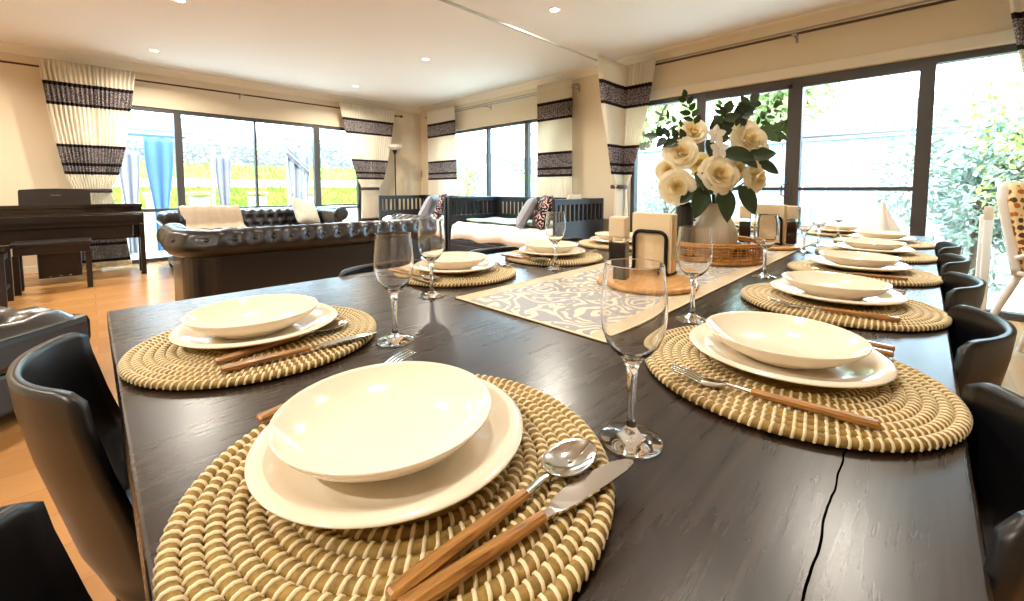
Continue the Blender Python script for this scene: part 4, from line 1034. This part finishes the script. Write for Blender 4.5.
# ------------------------------------------------------------------ outside
struct('ground', MB().box(-14, 24, Y1+.15, 24, -.15, -.03).box(X1+.15, 24, -14, Y1+.15, -.15, -.03), M['deck'], 'pale paving outside the windows', 'ground')
def terr(name, prof, mat, label, rough, seed):
    rd = random.Random(seed); ph = [rd.uniform(0, 6) for _ in range(8)]
    def fn(i, j):
        x = lerp(-6, 16, i); q = j*(len(prof)-1); k = min(int(q), len(prof)-2); f = q-k; y = lerp(prof[k][0], prof[k+1][0], f); z = lerp(prof[k][1], prof[k+1][1], f)
        e = rough*(sin(x*2.1+ph[0]+y)+sin(x*5.3+ph[1])+.6*sin(x*11+ph[2]+3*y)) ; return (x, y, z+e*min(1, 4*f*(1-f)+.3))
    mb = MB().grid(fn, 120, max(6, 4*(len(prof)-1)), 0, rough > 0); 
    return struct(name, mb, mat, label, name.split('_')[-1] if False else 'bank')
for mb, q in ((MB().box(-6, 16, 10.75, 10.95, -.1, .62), 'lower'), (MB().box(-6, 16, 11.35, 11.5, .5, 1.24), 'upper')): struct('garden_wall', mb, M['concrete'], q+' pale retaining wall on the bank outside', 'wall')
terr('lower_bank', [(10.95, .60), (11.15, .85), (11.35, 1.06)], M['grass'], 'lime grass strip between the retaining walls', .012, 1)
terr('upper_bank', [(11.5, 1.22), (11.9, 1.42), (12.4, 1.62)], M['grass'], 'upper grass strip on the bank outside', .015, 2)
terr('stone_bank', [(12.4, 1.60), (13.2, 2.05), (14.4, 2.62), (15.5, 2.75)], M['stone'], 'stony top of the bank outside', .03, 3)
rd = random.Random(11); gm = (MB(), MB())
for k in range(7000):
    x = rd.uniform(-2, 9); t = rd.random()
    y, z = (lerp(10.96, 11.34, t), lerp(.60, 1.06, t)) if k % 2 else (lerp(11.52, 12.4, t), lerp(1.22, 1.62, t))
    h = rd.uniform(.05, .14); a = rd.uniform(0, pi); w = .012
    gm[k % 2].add([(x-w*cos(a), y-w*sin(a), z-.01), (x+w*cos(a), y+w*sin(a), z-.01), (x+rd.uniform(-.03, .03), y+rd.uniform(-.03, .03), z+h)], [(0, 1, 2)])
for k in (0, 1): tag(gm[k].build('grass', M['grass']), ('upper' if not k else 'lower')+' strip of lime grass tufts on the bank outside', 'grass', None, 'stuff')
for i, (x, w) in enumerate(((1.58, 'nearest the door frame'), (2.62, 'third from the piano'), (.93, 'behind the blue gazebo curtain'), (3.75, 'farthest from the piano'))):
    r = thing('garden_pot', 'green garden pot with terracotta rim outside the window, ' + ('second from the piano' if i == 0 else w), 'pot', (x, 10.5, -.03), 0, 'green garden pots')
    MB().lathe([(.001, 0), (.10, 0), (.12, .04), (.16, .45), (.19, .95), (.175, .95), (.15, .6), (.001, .6)], 24, cap=False).build('body', M['pot'], r)
    MB().rings([[(q*cos(2*pi*k/24), q*sin(2*pi*k/24), z) for k in range(24)] for q, z in ((.188, .92), (.215, .93), (.215, 1.0), (.18, 1.005), (.17, .94))], 0, True, False).build('rim', M['pot_rim'], r)
gz = thing('garden_gazebo', 'white framed garden gazebo with blue canopy outside the window', 'gazebo', (1.75, 9.3, -.03))
for x in (-1.32, -.02, 1.34):
    for y in (-.35, .65): MB().tube([(x, y, 0), (x, y, 1.98)], .028, 10).build('post', M['gz_frame'], gz)
MB().box(-1.36, 1.38, -.38, -.34, 1.93, 1.98).box(-1.36, 1.38, .63, .67, 1.93, 1.98).box(-1.36, -1.3, -.35, .65, 1.93, 1.98).box(1.32, 1.38, -.35, .65, 1.93, 1.98).build('beam', M['gz_frame'], gz)
mb = MB(); mb.rings([[(-.90+(x*s), .10+y*s, z) for x, y in ((-.42, -.42), (.42, -.42), (.42, .42), (-.42, .42))] for s, z in ((1, 1.97), (1, 2.0), (.6, 2.12), (.25, 2.24), (.04, 2.34))], 0, False, True); mb.build('canopy', M['gz_blue'], gz)
def gcurt(x, y, z0, z1, w, mat, label, d=.05):
    mb = MB()
    def fn(i, j):
        z = lerp(z1, z0, j); ww = w*(1-.55*sstep(.15, .75, j)); return (x+(i-.5)*ww, y+d*.35*sin(i*4*pi), z)
    mb.shell(fn, 30, 20, .006); o = mb.build('gazebo_curtain', M[mat], None); tag(o, label, 'curtain', 'tied gazebo curtains')
gcurt(.84, 8.93, 0.0, 1.86, .36, 'gz_blue', 'blue gazebo curtain tied to the post outside the glazed door')
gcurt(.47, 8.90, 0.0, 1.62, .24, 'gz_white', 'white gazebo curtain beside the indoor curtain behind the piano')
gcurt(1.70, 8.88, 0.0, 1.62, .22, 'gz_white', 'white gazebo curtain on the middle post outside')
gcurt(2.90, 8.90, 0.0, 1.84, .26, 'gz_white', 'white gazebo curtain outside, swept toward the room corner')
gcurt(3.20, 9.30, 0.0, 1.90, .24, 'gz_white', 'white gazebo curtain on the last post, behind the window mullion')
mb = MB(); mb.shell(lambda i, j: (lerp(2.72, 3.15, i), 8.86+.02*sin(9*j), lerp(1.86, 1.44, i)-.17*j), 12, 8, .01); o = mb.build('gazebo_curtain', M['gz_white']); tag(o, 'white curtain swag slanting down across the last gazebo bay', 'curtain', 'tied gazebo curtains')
# right side: fence, neighbouring house, planting
fn_ = thing('board_fence', 'pale blue vertical board fence outside the sliding doors', 'fence', (8.0, 1.0, -.03))
mb = MB(); y = -4.4
while y < 5.6: mb.box(0, .02, y, y+.284, .03, 1.80); y += .3
mb.build('fence_boards', M['fence'], fn_); MB().box(.02, .06, -4.4, 5.6, .35, .42).box(.02, .06, -4.4, 5.6, 1.4, 1.47).build('fence_rail', M['fence'], fn_)
MB().box(-.03, .07, -4.4, 5.6, 1.80, 1.84).build('fence_cap', M['fence'], fn_)
f2 = thing('slanting_fence', 'pale blue board fence with sloping top seen through the daybed window', 'fence', (8.4, 8.6, -.03))
mb = MB()
for k in range(14):
    y = -1.6+.26*k; h = 1.0+.085*k; mb.add([(0, y, 0), (.02, y, 0), (.02, y+.25, 0), (0, y+.25, 0), (0, y, h), (.02, y, h), (.02, y+.25, h+.08), (0, y+.25, h+.08)], [(3, 2, 1, 0), (4, 5, 6, 7), (0, 1, 5, 4), (1, 2, 6, 5), (2, 3, 7, 6), (3, 0, 4, 7)])
mb.build('fence_boards', M['fence'], f2); MB().box(.02, .05, -1.6, 2.04, .3, .36).build('fence_rail', M['fence'], f2)
hs = thing('neighbour_house', 'neighbouring house with grey tiled roof behind the board fence', 'house', (11.0, -1.2, -.03))
MB().box(0, 4, -4.5, 3.0, 0, 2.2).build('wall', M['house'], hs)
mb = MB(); mb.rings([[(x, lerp(3.2-c, -4.8, 0), z), (x, -4.8, z), (x, -4.8, z-.06), (x, 3.2-c, z-.06)] for x, z, c in ((-.35, 2.14, 0), (2.2, 3.30, 2.4), (4.6, 2.14, 0))], 0, False); mb.build('roof', M['roof'], hs)
MB().box(-.45, -.33, -4.8, 3.25, 2.05, 2.15, .02).build('gutter', M['alu'], hs)
def shrub(name, label, cat, x, y, z0, z1, rx, ry, n, L, mat, seed, trunk=True, group=None, core=.35):
    rd = random.Random(seed); r = thing(name, label, cat, (x, y, -.03), 0, group); mb = MB()
    cz = (z0+z1)/2; hz = (z1-z0)/2; blobs = [(rd.gauss(0, rx*.45), rd.gauss(0, ry*.45), cz+rd.uniform(-.6, .6)*hz, rd.uniform(.35, .6)) for _ in range(14)]
    for k in range(n):
        b = rd.choice(blobs); d = Vector((rd.gauss(0, 1), rd.gauss(0, 1), rd.gauss(0, 1))).normalized(); f = rd.uniform(.6, 1)
        p = Vector((b[0]+d.x*rx*b[3]*f, b[1]+d.y*ry*b[3]*f, max(.05, b[2]+d.z*hz*b[3]*f)))
        dd = (d+Vector((rd.gauss(0, .6), rd.gauss(0, .6), rd.gauss(-.2, .5)))).normalized(); nn_ = Vector((rd.gauss(0, 1), rd.gauss(0, 1), 1)).normalized()
        s = dd.cross(nn_).normalized()*L*.22*rd.uniform(.7, 1.2); l = dd*L*rd.uniform(.7, 1.2)
        mb.add([p, p+l*.5+s, p+l, p+l*.5-s], [(0, 1, 2, 3)])
    o = mb.build('foliage', M[mat], r)
    if trunk:
        mb = MB().tube([(0, 0, 0), (.05, .03, cz*.6), (.0, .02, cz)], [.07*hz, .05*hz, .02*hz], 8)
        for b in blobs[:7]: mb.tube([(0.02, .02, cz*.55), (b[0]*.6, b[1]*.6, lerp(cz*.55, b[2], .7)), b[:3]], [.03*hz, .02*hz, .008*hz], 6)
        mb.build('trunk', M['bark'], r)
shrub('garden_tree', 'leafy tree behind the board fence, seen past the flowers', 'tree', 9.6, 5.0, 1.6, 5.0, 2.2, 2.4, 5200, .22, 'tree', 3)
shrub('garden_tree', 'green tree behind the fence, seen over the door handle', 'tree', 9.3, 2.0, 1.9, 3.6, .7, .8, 1600, .2, 'tree', 4)
shrub('garden_shrub', 'pale leafy shrub outside the doors behind the high chair', 'shrub', 6.7, -.45, .1, 2.0, .55, .55, 4200, .10, 'bush', 5, True, 'shrubs outside the doors')
shrub('garden_shrub', 'lime leafed shrub outside the doors at the photo edge', 'shrub', 6.5, -.9, .6, 2.1, .5, .5, 1800, .09, 'bush_y', 6, True, 'shrubs outside the doors')
shrub('garden_shrub', 'blue green shrub outside in front of the fence, beside the curtain fold', 'shrub', 7.3, 3.3, .1, 1.6, .5, .8, 2600, .09, 'bush', 8, True, 'shrubs outside the doors')
shrub('garden_shrub', 'lime shrub seen low through the daybed window', 'shrub', 8.0, 9.75, .5, 2.0, .3, .35, 500, .15, 'bush_y', 9)

# ------------------------------------------------------------------ light, sky, camera
w = bpy.data.worlds.new('sky'); SC.world = w; w.use_nodes = True; nt = w.node_tree; nt.nodes.clear()
bg = nt.nodes.new('ShaderNodeBackground'); ou = nt.nodes.new('ShaderNodeOutputWorld'); bg.inputs[0].default_value = (.58, .81, 1.0, 1); bg.inputs[1].default_value = 11.0
nt.links.new(bg.outputs[0], ou.inputs[0])
sl = bpy.data.lights.new('sun', 'SUN'); sl.energy = 7.0; sl.angle = radians(1.5); sl.color = (1, .96, .88); so = bpy.data.objects.new('sun', sl); COL.objects.link(so)
so.rotation_euler = Vector((.55, .50, -1.0)).to_track_quat('-Z', 'Y').to_euler()
cam = bpy.data.cameras.new('camera'); co = bpy.data.objects.new('camera', cam); COL.objects.link(co)
cam.sensor_width = 36; cam.lens = 36*417.5/1024; cam.shift_y = -83.5/1024; cam.clip_start = .02; cam.clip_end = 200
co.location = (0, 0, EYE); co.rotation_euler = (radians(90-3.84), 0, radians(44.63-90)); SC.camera = co
vs = SC.view_settings; vs.view_transform = 'Standard'; vs.look = 'None'; vs.gamma = 1; vs.use_curve_mapping = False; vs.exposure = 0.82
cy = SC.cycles
cy.use_denoising = True; cy.max_bounces = 10; cy.diffuse_bounces = 5; cy.glossy_bounces = 5; cy.transmission_bounces = 10; cy.transparent_max_bounces = 16
cy.sample_clamp_indirect = 6; cy.caustics_reflective = False; cy.caustics_refractive = False
